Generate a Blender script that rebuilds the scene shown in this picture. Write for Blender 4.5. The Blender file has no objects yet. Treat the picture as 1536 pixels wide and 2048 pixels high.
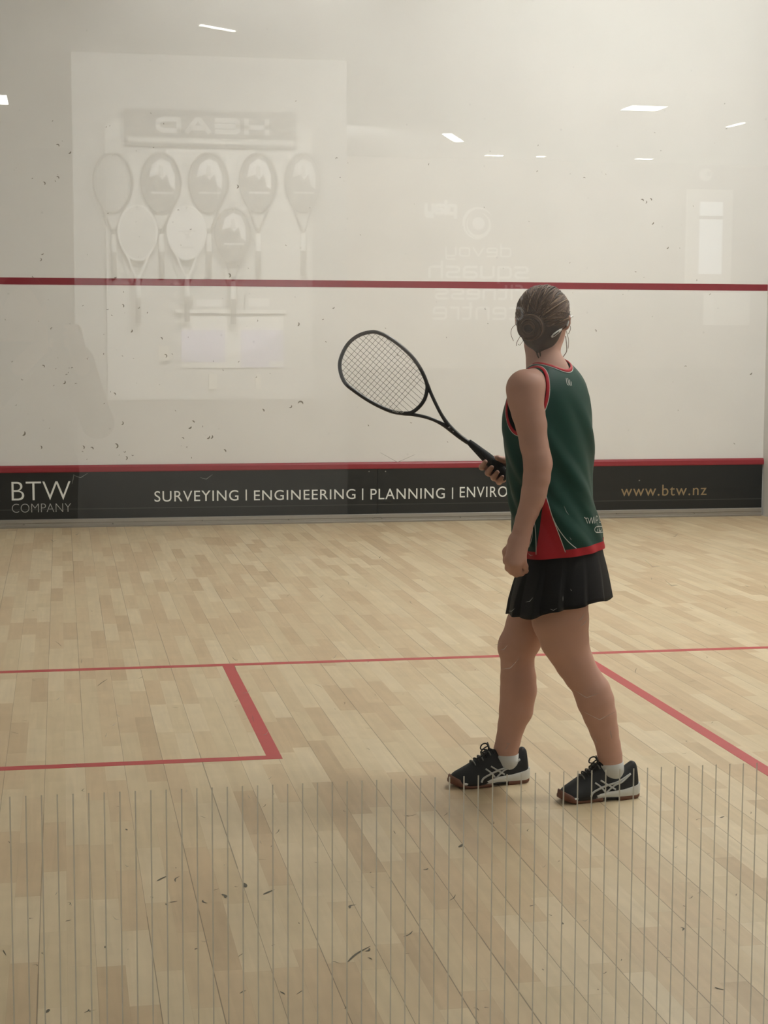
import bpy, math, random
import numpy as np
from mathutils import Vector, Matrix
random.seed(7); rng = np.random.default_rng(11)
S = bpy.context.scene
COL = S.collection

# ------------------------------------------------------------------ camera
FPX = 3426.7
YAW, PIT, ROL = 0.1865, 0.1037, 0.0035
CAM = np.array([0.9325, -3.0196, 1.4279])
_cy, _sy, _cp, _sp = math.cos(YAW), math.sin(YAW), math.cos(PIT), math.sin(PIT)
F_ = np.array([_sy*_cp, _cy*_cp, -_sp]); R0 = np.array([_cy, -_sy, 0.0]); U0 = np.cross(R0, F_)
R_ = math.cos(ROL)*R0 + math.sin(ROL)*U0; U_ = -math.sin(ROL)*R0 + math.cos(ROL)*U0
cd = bpy.data.cameras.new('camera'); cam = bpy.data.objects.new('camera', cd); COL.objects.link(cam)
cd.sensor_fit = 'HORIZONTAL'; cd.sensor_width = 36.0; cd.lens = 36.0*FPX/1536
cd.clip_start = 0.02; cd.clip_end = 200
cam.matrix_world = Matrix([[R_[i], U_[i], -F_[i], CAM[i]] for i in range(3)] + [[0, 0, 0, 1]])
S.camera = cam

def ray(u, v): return F_*FPX + R_*(u-768) - U_*(v-1024)
def on_plane_y(u, v, Y):
    d = ray(u, v); return CAM + d*((Y-CAM[1])/d[1])
def on_floor(u, v, z=0.0):
    d = ray(u, v); return CAM + d*((z-CAM[2])/d[2])
def mir(u, v, Yb):
    """where a thing seen mirrored in the glass (the plane y = 0) really stands, on the plane y = -Yb"""
    p = on_plane_y(u, v, Yb); return np.array([p[0], -Yb, p[2]])
BASE = np.array([2.387, 2.022, 0.0]); HF = np.array([_sy, _cy, 0.0]); HR = np.array([_cy, -_sy, 0.0])
def at(u, v, t):
    d = ray(u, v); return CAM + d*((BASE@HF + t - CAM@HF)/(d@HF))
def mpp(t): return ((BASE-CAM)@HF + t)/FPX       # metres per measured unit at depth t
def L(r, t, z): return BASE + HR*r + HF*t + np.array([0, 0, z])

# ------------------------------------------------------------------ materials
def mat(name, col=(.8, .8, .8), rough=.6, metal=0., spec=.5, emit=None, estr=0., coat=0., sss=0., noise=0., nscale=40., bump=0., bscale=200., alpha=1.):
    m = bpy.data.materials.new(name); m.use_nodes = True
    nt = m.node_tree; b = nt.nodes['Principled BSDF']
    b.inputs['Base Color'].default_value = (*col, 1); b.inputs['Roughness'].default_value = rough
    b.inputs['Metallic'].default_value = metal; b.inputs['Specular IOR Level'].default_value = spec
    b.inputs['Coat Weight'].default_value = coat; b.inputs['Alpha'].default_value = alpha
    if sss: b.inputs['Subsurface Weight'].default_value = sss; b.inputs['Subsurface Radius'].default_value = (.02, .008, .004)
    if emit: b.inputs['Emission Color'].default_value = (*emit, 1); b.inputs['Emission Strength'].default_value = estr
    if noise or bump:
        tc = nt.nodes.new('ShaderNodeTexCoord')
        if noise:
            n = nt.nodes.new('ShaderNodeTexNoise'); n.inputs['Scale'].default_value = nscale; n.inputs['Detail'].default_value = 4
            nt.links.new(tc.outputs['Object'], n.inputs['Vector'])
            mx = nt.nodes.new('ShaderNodeMix'); mx.data_type = 'RGBA'
            mx.inputs[6].default_value = (*[c*(1-noise) for c in col], 1); mx.inputs[7].default_value = (*[min(1, c*(1+noise)) for c in col], 1)
            nt.links.new(n.outputs['Fac'], mx.inputs[0]); nt.links.new(mx.outputs[2], b.inputs['Base Color'])
        if bump:
            n2 = nt.nodes.new('ShaderNodeTexNoise'); n2.inputs['Scale'].default_value = bscale; n2.inputs['Detail'].default_value = 3
            nt.links.new(tc.outputs['Object'], n2.inputs['Vector'])
            bp = nt.nodes.new('ShaderNodeBump'); bp.inputs['Strength'].default_value = bump; bp.inputs['Distance'].default_value = .004
            nt.links.new(n2.outputs['Fac'], bp.inputs['Height']); nt.links.new(bp.outputs['Normal'], b.inputs['Normal'])
    return m

def N(nt, t, **kw):
    n = nt.nodes.new(t)
    for k, v in kw.items(): setattr(n, k, v)
    return n
def M_(nt, op, a, b=None, c=None):
    n = nt.nodes.new('ShaderNodeMath'); n.operation = op
    for i, x in enumerate((a, b, c)):
        if x is None: continue
        if isinstance(x, (int, float)): n.inputs[i].default_value = x
        else: nt.links.new(x, n.inputs[i])
    return n.outputs[0]

def wood_floor():
    m = bpy.data.materials.new('maple strip floor'); m.use_nodes = True; nt = m.node_tree; b = nt.nodes['Principled BSDF']
    ge = N(nt, 'ShaderNodeTexCoord'); sx = N(nt, 'ShaderNodeSeparateXYZ'); nt.links.new(ge.outputs['Object'], sx.inputs[0])
    X, Y = sx.outputs['X'], sx.outputs['Y']
    BW = .129
    xb = M_(nt, 'DIVIDE', M_(nt, 'SUBTRACT', X, FLOOR_X0), BW)
    xs = M_(nt, 'MULTIPLY', xb, 2.0)
    si = M_(nt, 'FLOOR', xs)
    def wn(*socks):
        w = N(nt, 'ShaderNodeTexWhiteNoise', noise_dimensions='2D'); c = N(nt, 'ShaderNodeCombineXYZ')
        for i, s in enumerate(socks): nt.links.new(s, c.inputs[i])
        nt.links.new(c.outputs[0], w.inputs['Vector']); return w
    z0 = N(nt, 'ShaderNodeValue'); z0.outputs[0].default_value = 3.7
    off = wn(si, z0.outputs[0]).outputs['Value']
    yl = M_(nt, 'ADD', M_(nt, 'DIVIDE', Y, .47), M_(nt, 'MULTIPLY', off, 9.0))
    ci = M_(nt, 'FLOOR', yl)
    rv = wn(si, ci)
    ramp = N(nt, 'ShaderNodeValToRGB'); cr = ramp.color_ramp
    cr.elements[0].position = 0; cr.elements[0].color = (.495, .365, .222, 1)
    cr.elements[1].position = 1; cr.elements[1].color = (.645, .525, .350, 1)
    e = cr.elements.new(.25); e.color = (.560, .422, .264, 1)
    e = cr.elements.new(.6); e.color = (.585, .464, .294, 1)
    nt.links.new(rv.outputs['Value'], ramp.inputs['Fac'])
    # grain
    mp = N(nt, 'ShaderNodeMapping'); mp.inputs['Scale'].default_value = (45, 2.2, 1)
    nt.links.new(ge.outputs['Object'], mp.inputs['Vector'])
    va = N(nt, 'ShaderNodeVectorMath', operation='ADD'); nt.links.new(mp.outputs[0], va.inputs[0])
    sc = N(nt, 'ShaderNodeVectorMath', operation='SCALE'); nt.links.new(rv.outputs['Color'], sc.inputs[0]); sc.inputs['Scale'].default_value = 50
    nt.links.new(sc.outputs[0], va.inputs[1])
    gn = N(nt, 'ShaderNodeTexNoise'); gn.inputs['Scale'].default_value = 1.0; gn.inputs['Detail'].default_value = 5; gn.inputs['Distortion'].default_value = .6
    nt.links.new(va.outputs[0], gn.inputs['Vector'])
    g = N(nt, 'ShaderNodeMapRange'); g.inputs['From Min'].default_value = .3; g.inputs['From Max'].default_value = .7
    g.inputs['To Min'].default_value = .93; g.inputs['To Max'].default_value = 1.06; nt.links.new(gn.outputs['Fac'], g.inputs['Value'])
    # blotches
    n2 = N(nt, 'ShaderNodeTexNoise'); n2.inputs['Scale'].default_value = 9; n2.inputs['Detail'].default_value = 6; n2.inputs['Roughness'].default_value = .65
    nt.links.new(ge.outputs['Object'], n2.inputs['Vector'])
    g2 = N(nt, 'ShaderNodeMapRange'); g2.inputs['From Min'].default_value = .3; g2.inputs['From Max'].default_value = .7
    g2.inputs['To Min'].default_value = .93; g2.inputs['To Max'].default_value = 1.05; nt.links.new(n2.outputs['Fac'], g2.inputs['Value'])
    # seams: strong between boards, faint between strips and at stave ends
    fb = M_(nt, 'ABSOLUTE', M_(nt, 'SUBTRACT', M_(nt, 'FRACT', M_(nt, 'ADD', xb, .5)), .5))
    bseg = M_(nt, 'FLOOR', M_(nt, 'ADD', M_(nt, 'DIVIDE', Y, 1.3), M_(nt, 'MULTIPLY', M_(nt, 'ROUND', xb), .37)))
    br = wn(M_(nt, 'ROUND', xb), bseg).outputs['Value']
    seam_w = M_(nt, 'MULTIPLY_ADD', br, .0105, .0015)
    seam = M_(nt, 'LESS_THAN', fb, seam_w)
    fs = M_(nt, 'ABSOLUTE', M_(nt, 'SUBTRACT', M_(nt, 'FRACT', M_(nt, 'ADD', xs, .5)), .5))
    ss = M_(nt, 'LESS_THAN', fs, .007)
    fy = M_(nt, 'ABSOLUTE', M_(nt, 'SUBTRACT', M_(nt, 'FRACT', M_(nt, 'ADD', yl, .5)), .5))
    sy = M_(nt, 'LESS_THAN', fy, .0022)
    k = M_(nt, 'MULTIPLY', M_(nt, 'SUBTRACT', 1.0, M_(nt, 'MULTIPLY', seam, .52)), M_(nt, 'SUBTRACT', 1.0, M_(nt, 'MULTIPLY', M_(nt, 'MAXIMUM', ss, sy), .10)))
    k = M_(nt, 'MULTIPLY', k, M_(nt, 'MULTIPLY', g.outputs[0], g2.outputs[0]))
    mul = N(nt, 'ShaderNodeVectorMath', operation='SCALE'); nt.links.new(ramp.outputs['Color'], mul.inputs[0]); nt.links.new(k, mul.inputs['Scale'])
    nt.links.new(mul.outputs[0], b.inputs['Base Color'])
    b.inputs['Roughness'].default_value = .42; b.inputs['Specular IOR Level'].default_value = .35
    return m

def plaster(name, col, marks=True):
    m = bpy.data.materials.new(name); m.use_nodes = True; nt = m.node_tree; b = nt.nodes['Principled BSDF']
    tc = N(nt, 'ShaderNodeTexCoord')
    n = N(nt, 'ShaderNodeTexNoise'); n.inputs['Scale'].default_value = 1.7; n.inputs['Detail'].default_value = 5
    nt.links.new(tc.outputs['Object'], n.inputs['Vector'])
    mr = N(nt, 'ShaderNodeMapRange'); mr.inputs['From Min'].default_value = .3; mr.inputs['From Max'].default_value = .7
    mr.inputs['To Min'].default_value = .965; mr.inputs['To Max'].default_value = 1.02; nt.links.new(n.outputs['Fac'], mr.inputs['Value'])
    k = mr.outputs[0]
    if marks:
        v = N(nt, 'ShaderNodeTexVoronoi'); v.inputs['Scale'].default_value = 8.5
        nt.links.new(tc.outputs['Object'], v.inputs['Vector'])
        sp = N(nt, 'ShaderNodeSeparateColor'); nt.links.new(v.outputs['Color'], sp.inputs[0])
        dot = M_(nt, 'LESS_THAN', v.outputs['Distance'], M_(nt, 'MULTIPLY', sp.outputs[0], .075))
        gate = M_(nt, 'GREATER_THAN', sp.outputs[1], .62)
        k = M_(nt, 'MULTIPLY', k, M_(nt, 'SUBTRACT', 1.0, M_(nt, 'MULTIPLY', M_(nt, 'MULTIPLY', dot, gate), .10)))
    sc = N(nt, 'ShaderNodeVectorMath', operation='SCALE'); sc.inputs[0].default_value = col; nt.links.new(k, sc.inputs['Scale'])
    nt.links.new(sc.outputs[0], b.inputs['Base Color']); b.inputs['Roughness'].default_value = .55
    b.inputs['Specular IOR Level'].default_value = .25
    return m

def glass_mat():
    m = bpy.data.materials.new('toughened glass'); m.use_nodes = True; nt = m.node_tree
    nt.nodes.remove(nt.nodes['Principled BSDF']); out = nt.nodes['Material Output']
    lw = N(nt, 'ShaderNodeLayerWeight'); lw.inputs['Blend'].default_value = .5
    p = M_(nt, 'POWER', lw.outputs['Facing'], 5.0)
    fr = M_(nt, 'MULTIPLY_ADD', p, .9, .042)
    tr = N(nt, 'ShaderNodeBsdfTransparent'); tr.inputs[0].default_value = (.975, .985, .978, 1)
    gl = N(nt, 'ShaderNodeBsdfGlossy'); gl.inputs['Roughness'].default_value = 0.0
    mx = N(nt, 'ShaderNodeMixShader'); nt.links.new(fr, mx.inputs[0]); nt.links.new(tr.outputs[0], mx.inputs[1]); nt.links.new(gl.outputs[0], mx.inputs[2])
    nt.links.new(mx.outputs[0], out.inputs['Surface'])
    return m

def film_mat(name, col, a):
    """translucent frosted film: partly lets the scene through, partly scatters light"""
    m = bpy.data.materials.new(name); m.use_nodes = True; nt = m.node_tree
    nt.nodes.remove(nt.nodes['Principled BSDF']); out = nt.nodes['Material Output']
    d = N(nt, 'ShaderNodeBsdfDiffuse'); d.inputs[0].default_value = (*col, 1)
    t = N(nt, 'ShaderNodeBsdfTranslucent'); t.inputs[0].default_value = (*col, 1)
    m1 = N(nt, 'ShaderNodeMixShader'); m1.inputs[0].default_value = .5; nt.links.new(d.outputs[0], m1.inputs[1]); nt.links.new(t.outputs[0], m1.inputs[2])
    tr = N(nt, 'ShaderNodeBsdfTransparent')
    m2 = N(nt, 'ShaderNodeMixShader'); m2.inputs[0].default_value = a; nt.links.new(tr.outputs[0], m2.inputs[1]); nt.links.new(m1.outputs[0], m2.inputs[2])
    nt.links.new(m2.outputs[0], out.inputs['Surface'])
    return m

# ------------------------------------------------------------------ mesh helpers
class MB:
    def __init__(self): self.v = []; self.f = []; self.m = []; self.n = 0
    def add(self, v, f, mi=0):
        v = np.asarray(v, float); self.v.append(v); self.f += [tuple(int(i)+self.n for i in q) for q in f]; self.m += [mi]*len(f); self.n += len(v); return self
    def box(self, lo, hi, mi=0):
        x0, y0, z0 = lo; x1, y1, z1 = hi
        v = [(x0,y0,z0),(x1,y0,z0),(x1,y1,z0),(x0,y1,z0),(x0,y0,z1),(x1,y0,z1),(x1,y1,z1),(x0,y1,z1)]
        return self.add(v, [(0,3,2,1),(4,5,6,7),(0,1,5,4),(1,2,6,5),(2,3,7,6),(3,0,4,7)], mi)
    def tube(self, pts, r, n=8, closed=False, up=None, flat=1.0, mi=0, cap=True):
        """swept tube; r scalar or list; with 'up' the section is elliptical, flat = thickness along up relative to r"""
        P = np.asarray(pts, float); k = len(P); r = np.broadcast_to(np.asarray(r, float), (k,))
        T = np.gradient(P, axis=0) if not closed else (np.roll(P, -1, 0)-np.roll(P, 1, 0))
        T /= np.linalg.norm(T, axis=1)[:, None]+1e-12
        vs = []
        if up is None:
            a = np.array([0, 0, 1.]) if abs(T[0, 2]) < .9 else np.array([1., 0, 0])
            A = np.cross(T[0], a); A /= np.linalg.norm(A)
        for i in range(k):
            if up is not None:
                upi = up[i] if np.ndim(up) == 2 else np.asarray(up)
                A = np.cross(T[i], upi); A /= np.linalg.norm(A)+1e-12; B = np.cross(A, T[i])
            else:
                A = A - T[i]*(A@T[i]); A /= np.linalg.norm(A)+1e-12; B = np.cross(T[i], A)
            for j in range(n):
                c, s = math.cos(2*math.pi*j/n), math.sin(2*math.pi*j/n)
                vs.append(P[i] + r[i]*(A*c + B*s*flat))
        fs = []
        for i in range(k if closed else k-1):
            i2 = (i+1) % k
            for j in range(n): fs.append((i*n+j, i*n+(j+1) % n, i2*n+(j+1) % n, i2*n+j))
        if not closed and cap: fs += [tuple(range(n))[::-1], tuple((k-1)*n+j for j in range(n))]
        return self.add(vs, fs, mi)
    def loft(self, rings, cap=True, mi=0):
        k, n = len(rings), len(rings[0]); vs = np.concatenate([np.asarray(r, float) for r in rings])
        fs = [(i*n+j, i*n+(j+1) % n, (i+1)*n+(j+1) % n, (i+1)*n+j) for i in range(k-1) for j in range(n)]
        if cap: fs += [tuple(range(n))[::-1], tuple((k-1)*n+j for j in range(n))]
        return self.add(vs, fs, mi)
    def ball(self, c, r, n=12, mi=0, axes=None):
        c = np.asarray(c, float); r = np.broadcast_to(np.asarray(r, float), (3,)); A = np.eye(3) if axes is None else np.asarray(axes)
        rings = []
        for i in range(1, n):
            th = math.pi*i/n
            rings.append([c + A.T@(r*np.array([math.sin(th)*math.cos(2*math.pi*j/(2*n)), math.sin(th)*math.sin(2*math.pi*j/(2*n)), math.cos(th)])) for j in range(2*n)])
        return self.loft(rings[::-1], True, mi)
    def build(self, name, mats, parent=None, smooth=True, angle=None):
        me = bpy.data.meshes.new(name)
        V = np.concatenate(self.v) if self.v else np.zeros((0, 3))
        org = np.zeros(3)
        me.from_pydata([tuple(p) for p in V], [], self.f)
        for m in (mats if isinstance(mats, (list, tuple)) else [mats]): me.materials.append(m)
        me.polygons.foreach_set('material_index', self.m)
        if smooth: me.polygons.foreach_set('use_smooth', [True]*len(me.polygons))
        me.update()
        o = bpy.data.objects.new(name, me); COL.objects.link(o)
        if smooth and angle: 
            try: me.set_sharp_from_angle(angle=math.radians(angle))
            except Exception: pass
        if parent is not None: par(o, parent)
        return o
def par(o, p):
    o.parent = p; o.matrix_parent_inverse = p.matrix_world.inverted()
def tag(o, label=None, cat=None, group=None, kind=None):
    for k, v in (('label', label), ('category', cat), ('group', group), ('kind', kind)):
        if v: o[k] = v
    return o
def empty(name, loc, label, cat, group=None):
    o = bpy.data.objects.new(name, None); COL.objects.link(o); o.location = tuple(loc); o.empty_display_size = .05
    o.matrix_world = Matrix.Translation(Vector(tuple(loc)))
    return tag(o, label, cat, group)
def box(name, lo, hi, m, parent=None, bevel=0):
    o = MB().box(lo, hi).build(name, m, parent, smooth=False)
    if bevel:
        b = o.modifiers.new('edge', 'BEVEL'); b.width = bevel; b.segments = 2; b.limit_method = 'ANGLE'
    return o
def spline(pts, n, closed=False):
    """Catmull-Rom resampling"""
    P = np.asarray(pts, float); k = len(P); out = []
    segs = k if closed else k-1
    for i in range(segs):
        g = (lambda j: P[j % k]) if closed else (lambda j: P[min(max(j, 0), k-1)])
        p0, p1, p2, p3 = g(i-1), g(i), g(i+1), g(i+2)
        for s in np.linspace(0, 1, n, endpoint=False):
            out.append(.5*((2*p1)+(-p0+p2)*s+(2*p0-5*p1+4*p2-p3)*s*s+(-p0+3*p1-3*p2+p3)*s**3))
    if not closed: out.append(P[-1])
    return np.array(out)

# ------------------------------------------------------------------ implicit surfaces
class Field:
    def __init__(self, lo, hi, h):
        self.lo = np.asarray(lo, float); self.h = h
        self.n = np.ceil((np.asarray(hi)-self.lo)/h).astype(int)+1
        self.D = np.full(self.n, 1.0, np.float32)
        self.ax = [self.lo[i]+h*np.arange(self.n[i]) for i in range(3)]
    def sub(self, lo, hi):
        a = np.clip(np.floor((np.asarray(lo)-self.lo)/self.h).astype(int), 0, self.n-1); b = np.clip(np.ceil((np.asarray(hi)-self.lo)/self.h).astype(int)+1, 1, self.n)
        sl = tuple(slice(a[i], b[i]) for i in range(3))
        X, Y, Z = np.meshgrid(*[self.ax[i][sl[i]] for i in range(3)], indexing='ij')
        return sl, X, Y, Z
    def join(self, sl, d, k):
        D = self.D[sl]
        if k > 0:
            hh = np.maximum(k-np.abs(D-d), 0)/k; self.D[sl] = np.minimum(D, d)-hh*hh*k*.25
        else: self.D[sl] = np.minimum(D, d)
    def cone(self, a, b, ra, rb, k=.01):
        a, b = np.asarray(a), np.asarray(b); R = max(ra, rb)+k+.02
        sl, X, Y, Z = self.sub(np.minimum(a, b)-R, np.maximum(a, b)+R)
        ba = b-a; px, py, pz = X-a[0], Y-a[1], Z-a[2]
        h = np.clip((px*ba[0]+py*ba[1]+pz*ba[2])/max(ba@ba, 1e-9), 0, 1)
        d = np.sqrt((px-ba[0]*h)**2+(py-ba[1]*h)**2+(pz-ba[2]*h)**2)-(ra+(rb-ra)*h)
        self.join(sl, d.astype(np.float32), k); return self
    def chain(self, pts, rad, k=.008, k0=None):
        for i in range(len(pts)-1): self.cone(pts[i], pts[i+1], rad[i], rad[i+1], k0 if (i == 0 and k0) else k)
        return self
    def ell(self, c, r, axes=None, k=.01, cut=False):
        c = np.asarray(c); r = np.asarray(r, float); A = np.eye(3) if axes is None else np.asarray(axes)
        R = r.max()+k+.02; sl, X, Y, Z = self.sub(c-R, c+R)
        q = [(A[i, 0]*(X-c[0])+A[i, 1]*(Y-c[1])+A[i, 2]*(Z-c[2])) for i in range(3)]
        k0 = np.sqrt(sum((q[i]/r[i])**2 for i in range(3))); k1 = np.sqrt(sum((q[i]/r[i]**2)**2 for i in range(3)))+1e-9
        d = (k0*(k0-1)/k1).astype(np.float32)
        if cut: self.D[sl] = np.maximum(self.D[sl], -d)
        else: self.join(sl, d, k)
        return self
    def mesh(self):
        D = self.D; s = D < 0; n = self.n-1
        c = [(0,0,0),(1,0,0),(0,1,0),(1,1,0),(0,0,1),(1,0,1),(0,1,1),(1,1,1)]
        cs = np.zeros(n, np.int8)
        for (i, j, k) in c: cs += s[i:i+n[0], j:j+n[1], k:k+n[2]]
        act = (cs > 0) & (cs < 8); idx = np.argwhere(act)
        vid = np.full(n, -1, np.int64); vid[act] = np.arange(len(idx))
        acc = np.zeros((len(idx), 3)); cnt = np.zeros(len(idx))
        for a in range(8):
            for b in range(a+1, 8):
                ca, cb = np.array(c[a]), np.array(c[b])
                if np.abs(ca-cb).sum() != 1: continue
                da = D[tuple((idx+ca).T)]; db = D[tuple((idx+cb).T)]; m = (da < 0) != (db < 0)
                t = np.where(m, da/np.where(m, da-db, 1), 0)
                p = ca+(cb-ca)*t[:, None]; acc += p*m[:, None]; cnt += m
        V = self.lo+self.h*(idx+acc/cnt[:, None])
        quads = []
        for ax in range(3):
            o1, o2 = (ax+1) % 3, (ax+2) % 3
            sl0 = [slice(0, n[i]) for i in range(3)]; sl1 = list(sl0); sl1[ax] = slice(1, n[ax]+1)
            a, b = s[tuple(sl0)], s[tuple(sl1)]
            e = np.argwhere(a != b); e = e[(e[:, o1] > 0) & (e[:, o2] > 0)]
            u1 = np.zeros(3, int); u1[o1] = 1; u2 = np.zeros(3, int); u2[o2] = 1
            q = np.stack([vid[tuple((e-u1-u2).T)], vid[tuple((e-u2).T)], vid[tuple(e.T)], vid[tuple((e-u1).T)]], 1)
            fl = a[tuple(e.T)]; q[~fl] = q[~fl][:, ::-1]; quads.append(q)
        Q = np.concatenate(quads); Q = Q[(Q >= 0).all(1)]
        return V, Q
    def val(self, P):
        P = np.asarray(P, float); g = (P-self.lo)/self.h; i = np.clip(np.floor(g).astype(int), 0, self.n-2); f = g-i; out = 0
        for a in (0, 1):
            for b in (0, 1):
                for c in (0, 1):
                    w = (f[..., 0] if a else 1-f[..., 0])*(f[..., 1] if b else 1-f[..., 1])*(f[..., 2] if c else 1-f[..., 2])
                    out = out+w*self.D[i[..., 0]+a, i[..., 1]+b, i[..., 2]+c]
        return out
    def march(self, P, d, far=.5, step=.002):
        """first hit along d from each P (P: n x 3, d: 3 or n x 3)"""
        P = np.asarray(P, float); d = np.broadcast_to(np.asarray(d, float), P.shape); hit = np.full(len(P), np.nan)
        prev = np.ones(len(P)); s = 0.0
        while s < far:
            q = P+d*s; v = self.val(q); m = np.isnan(hit) & (v < 0)
            hit[m] = s-step*(-v[m]/np.maximum(prev[m]-v[m], 1e-6)); prev = v; s += step
        return P+d*hit[:, None], ~np.isnan(hit)
def mesh_obj(name, V, Q, mats, parent=None):
    me = bpy.data.meshes.new(name); nq = len(Q)
    me.vertices.add(len(V)); me.vertices.foreach_set('co', V.astype(np.float32).ravel())
    me.loops.add(nq*4); me.loops.foreach_set('vertex_index', Q.astype(np.int32).ravel())
    me.polygons.add(nq); me.polygons.foreach_set('loop_start', np.arange(0, nq*4, 4, dtype=np.int32))
    me.polygons.foreach_set('use_smooth', np.ones(nq, bool))
    for m in (mats if isinstance(mats, (list, tuple)) else [mats]): me.materials.append(m)
    me.update(calc_edges=True); me.validate()
    o = bpy.data.objects.new(name, me); COL.objects.link(o)
    if parent is not None: par(o, parent)
    return o

# ------------------------------------------------------------------ lettering
def text_mesh(txt, spacing=1.0, offset=0.0):
    c = bpy.data.curves.new('lettering', 'FONT'); c.body = txt; c.space_character = spacing; c.offset = offset; c.resolution_u = 6
    o = bpy.data.objects.new('lettering', c); COL.objects.link(o)
    dg = bpy.context.evaluated_depsgraph_get(); me = bpy.data.meshes.new_from_object(o.evaluated_get(dg))
    V = np.array([tuple(v.co) for v in me.vertices]); Fc = [tuple(p.vertices) for p in me.polygons]
    bpy.data.objects.remove(o); bpy.data.curves.remove(c); bpy.data.meshes.remove(me)
    lo, hi = V.min(0), V.max(0); V = (V-lo)/np.maximum(hi-lo, 1e-9)
    return V[:, :2], Fc
def put_text(txt, o, ex, ez, name, m, parent, spacing=1.0, offset=0.0):
    """lettering filling the parallelogram o, o+ex, o+ez"""
    V, Fc = text_mesh(txt, spacing, offset)
    P = np.asarray(o)+V[:, :1]*np.asarray(ex)+V[:, 1:]*np.asarray(ez)
    return MB().add(P, Fc).build(name, m, parent, smooth=False)
def ribbon(mb, pts, w, nrm, mi=0, closed=False):
    """flat stroke of width w along pts, lying square to nrm (a vector or one per point)"""
    P = np.asarray(pts, float); k = len(P); w = np.broadcast_to(np.asarray(w, float), (k,))
    T = (np.roll(P, -1, 0)-np.roll(P, 1, 0)) if closed else np.gradient(P, axis=0)
    T /= np.linalg.norm(T, axis=1)[:, None]+1e-12
    A = np.cross(np.broadcast_to(np.asarray(nrm, float), P.shape), T); A /= np.linalg.norm(A, axis=1)[:, None]+1e-12
    v = np.concatenate([P+A*w[:, None]/2, P-A*w[:, None]/2])
    f = [(i, k+i, k+(i+1) % k, (i+1) % k) for i in range(k if closed else k-1)]
    mb.add(v, f, mi); return mb

# ================================================================== MATERIAL SET
FLOOR_X0 = on_floor(955, 2045)[0]
WHITE = plaster('white court plaster', (.79, .775, .75))
WHITE2 = plaster('white wall paint', (.80, .785, .74), marks=False)
WOOD = wood_floor()
RED_WALL = mat('red line paint', (.225, .008, .020), .45, noise=.08, nscale=14)
RED_FLOOR = mat('red floor line paint', (.43, .045, .045), .45, noise=.10, nscale=18)
RED_TIN = mat('red tin strip', (.27, .022, .032), .4, noise=.06, nscale=9)
TINBLK = mat('black laminate', (.010, .0125, .0135), .32, spec=.5, noise=.2, nscale=6)
ALU = mat('brushed aluminium rail', (.36, .34, .31), .45, .6, noise=.06, nscale=30)
LETW = mat('white vinyl lettering', (.82, .83, .80), .5)
LETS = mat('silver grey vinyl lettering', (.46, .46, .45), .5)
LETG = mat('bronze vinyl lettering', (.30, .215, .115), .5)
GLASS = glass_mat()
FROST = film_mat('frosted glass line', (.63, .59, .49), .80)
SCRATCH = film_mat('glass scratch', (.80, .79, .74), .38)
SCUFF = mat('rubber scuff', (.12, .105, .075), .7)
CEIL = mat('white ceiling tile', (.82, .82, .80), .8, noise=.02, nscale=3)
CARPET = mat('grey brown carpet', (.020, .019, .017), .95, noise=.25, nscale=60)
TAN = mat('warm grey painted wall', (.27, .245, .215), .7, noise=.03, nscale=2)
DARKW = mat('dark grey wall', (.16, .155, .14), .8, noise=.04, nscale=3)
def lamp_mat(name, s, c=(1, .96, .88)): return mat(name, (.9, .9, .88), .5, emit=c, estr=s)
E_LOUNGE, E_COURT = 22.0, 59.0
LAMP_L = lamp_mat('lounge light diffuser', E_LOUNGE, (1, .97, .92)); LAMP_C = lamp_mat('court light diffuser', E_COURT, (1.0, .99, .955))
LAMPFR = mat('white lamp frame', (.8, .8, .78), .5)

# ================================================================== COURT SHELL
FW = 9.75; CW = 6.4; CH = 5.7
def st(name, lo, hi, m): return tag(box(name, lo, hi, m), kind='structure')
floor = st('floor', (-.2, -.006, -.12), (CW+.2, FW+.15, 0), WOOD)
w_front = st('wall_front', (-.2, FW, -.12), (CW+.2, FW+.2, CH), WHITE)
w_right = st('wall_right', (CW, .0, -.12), (CW+.2, FW, CH), WHITE)
w_left = st('wall_left', (-.2, .0, -.12), (0, FW, CH), plaster('court plaster darkened to cut bounce', (.42, .41, .385)))  # unseen wall, colour toned down to cut bounce light on the left
ceil = st('ceiling', (-.2, -.006, CH), (CW+.2, FW+.2, CH+.15), CEIL)
GH = 2.74
w_over = st('wall_over_glass', (0, .0, GH), (CW, .18, CH), WHITE)
glass = st('wall_glass', (0.002, -.006, 0.0), (CW-.002, .006, GH), GLASS)
# thin vertical frosted lines along the foot of the glass
mb = MB(); x = .8332
pitch = .02743; x -= pitch*30
while x < CW-.02:
    if x > .02: mb.add([(x-.0013, .0064, .02), (x+.0013, .0064, .02), (x+.0013, .0064, .6130), (x-.0013, .0064, .6130)], [(0, 1, 2, 3)])
    x += pitch
fl = mb.build('frosted_lines', FROST, glass, smooth=False); fl['label'] = 'thin frosted vertical lines on the glass'
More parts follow.
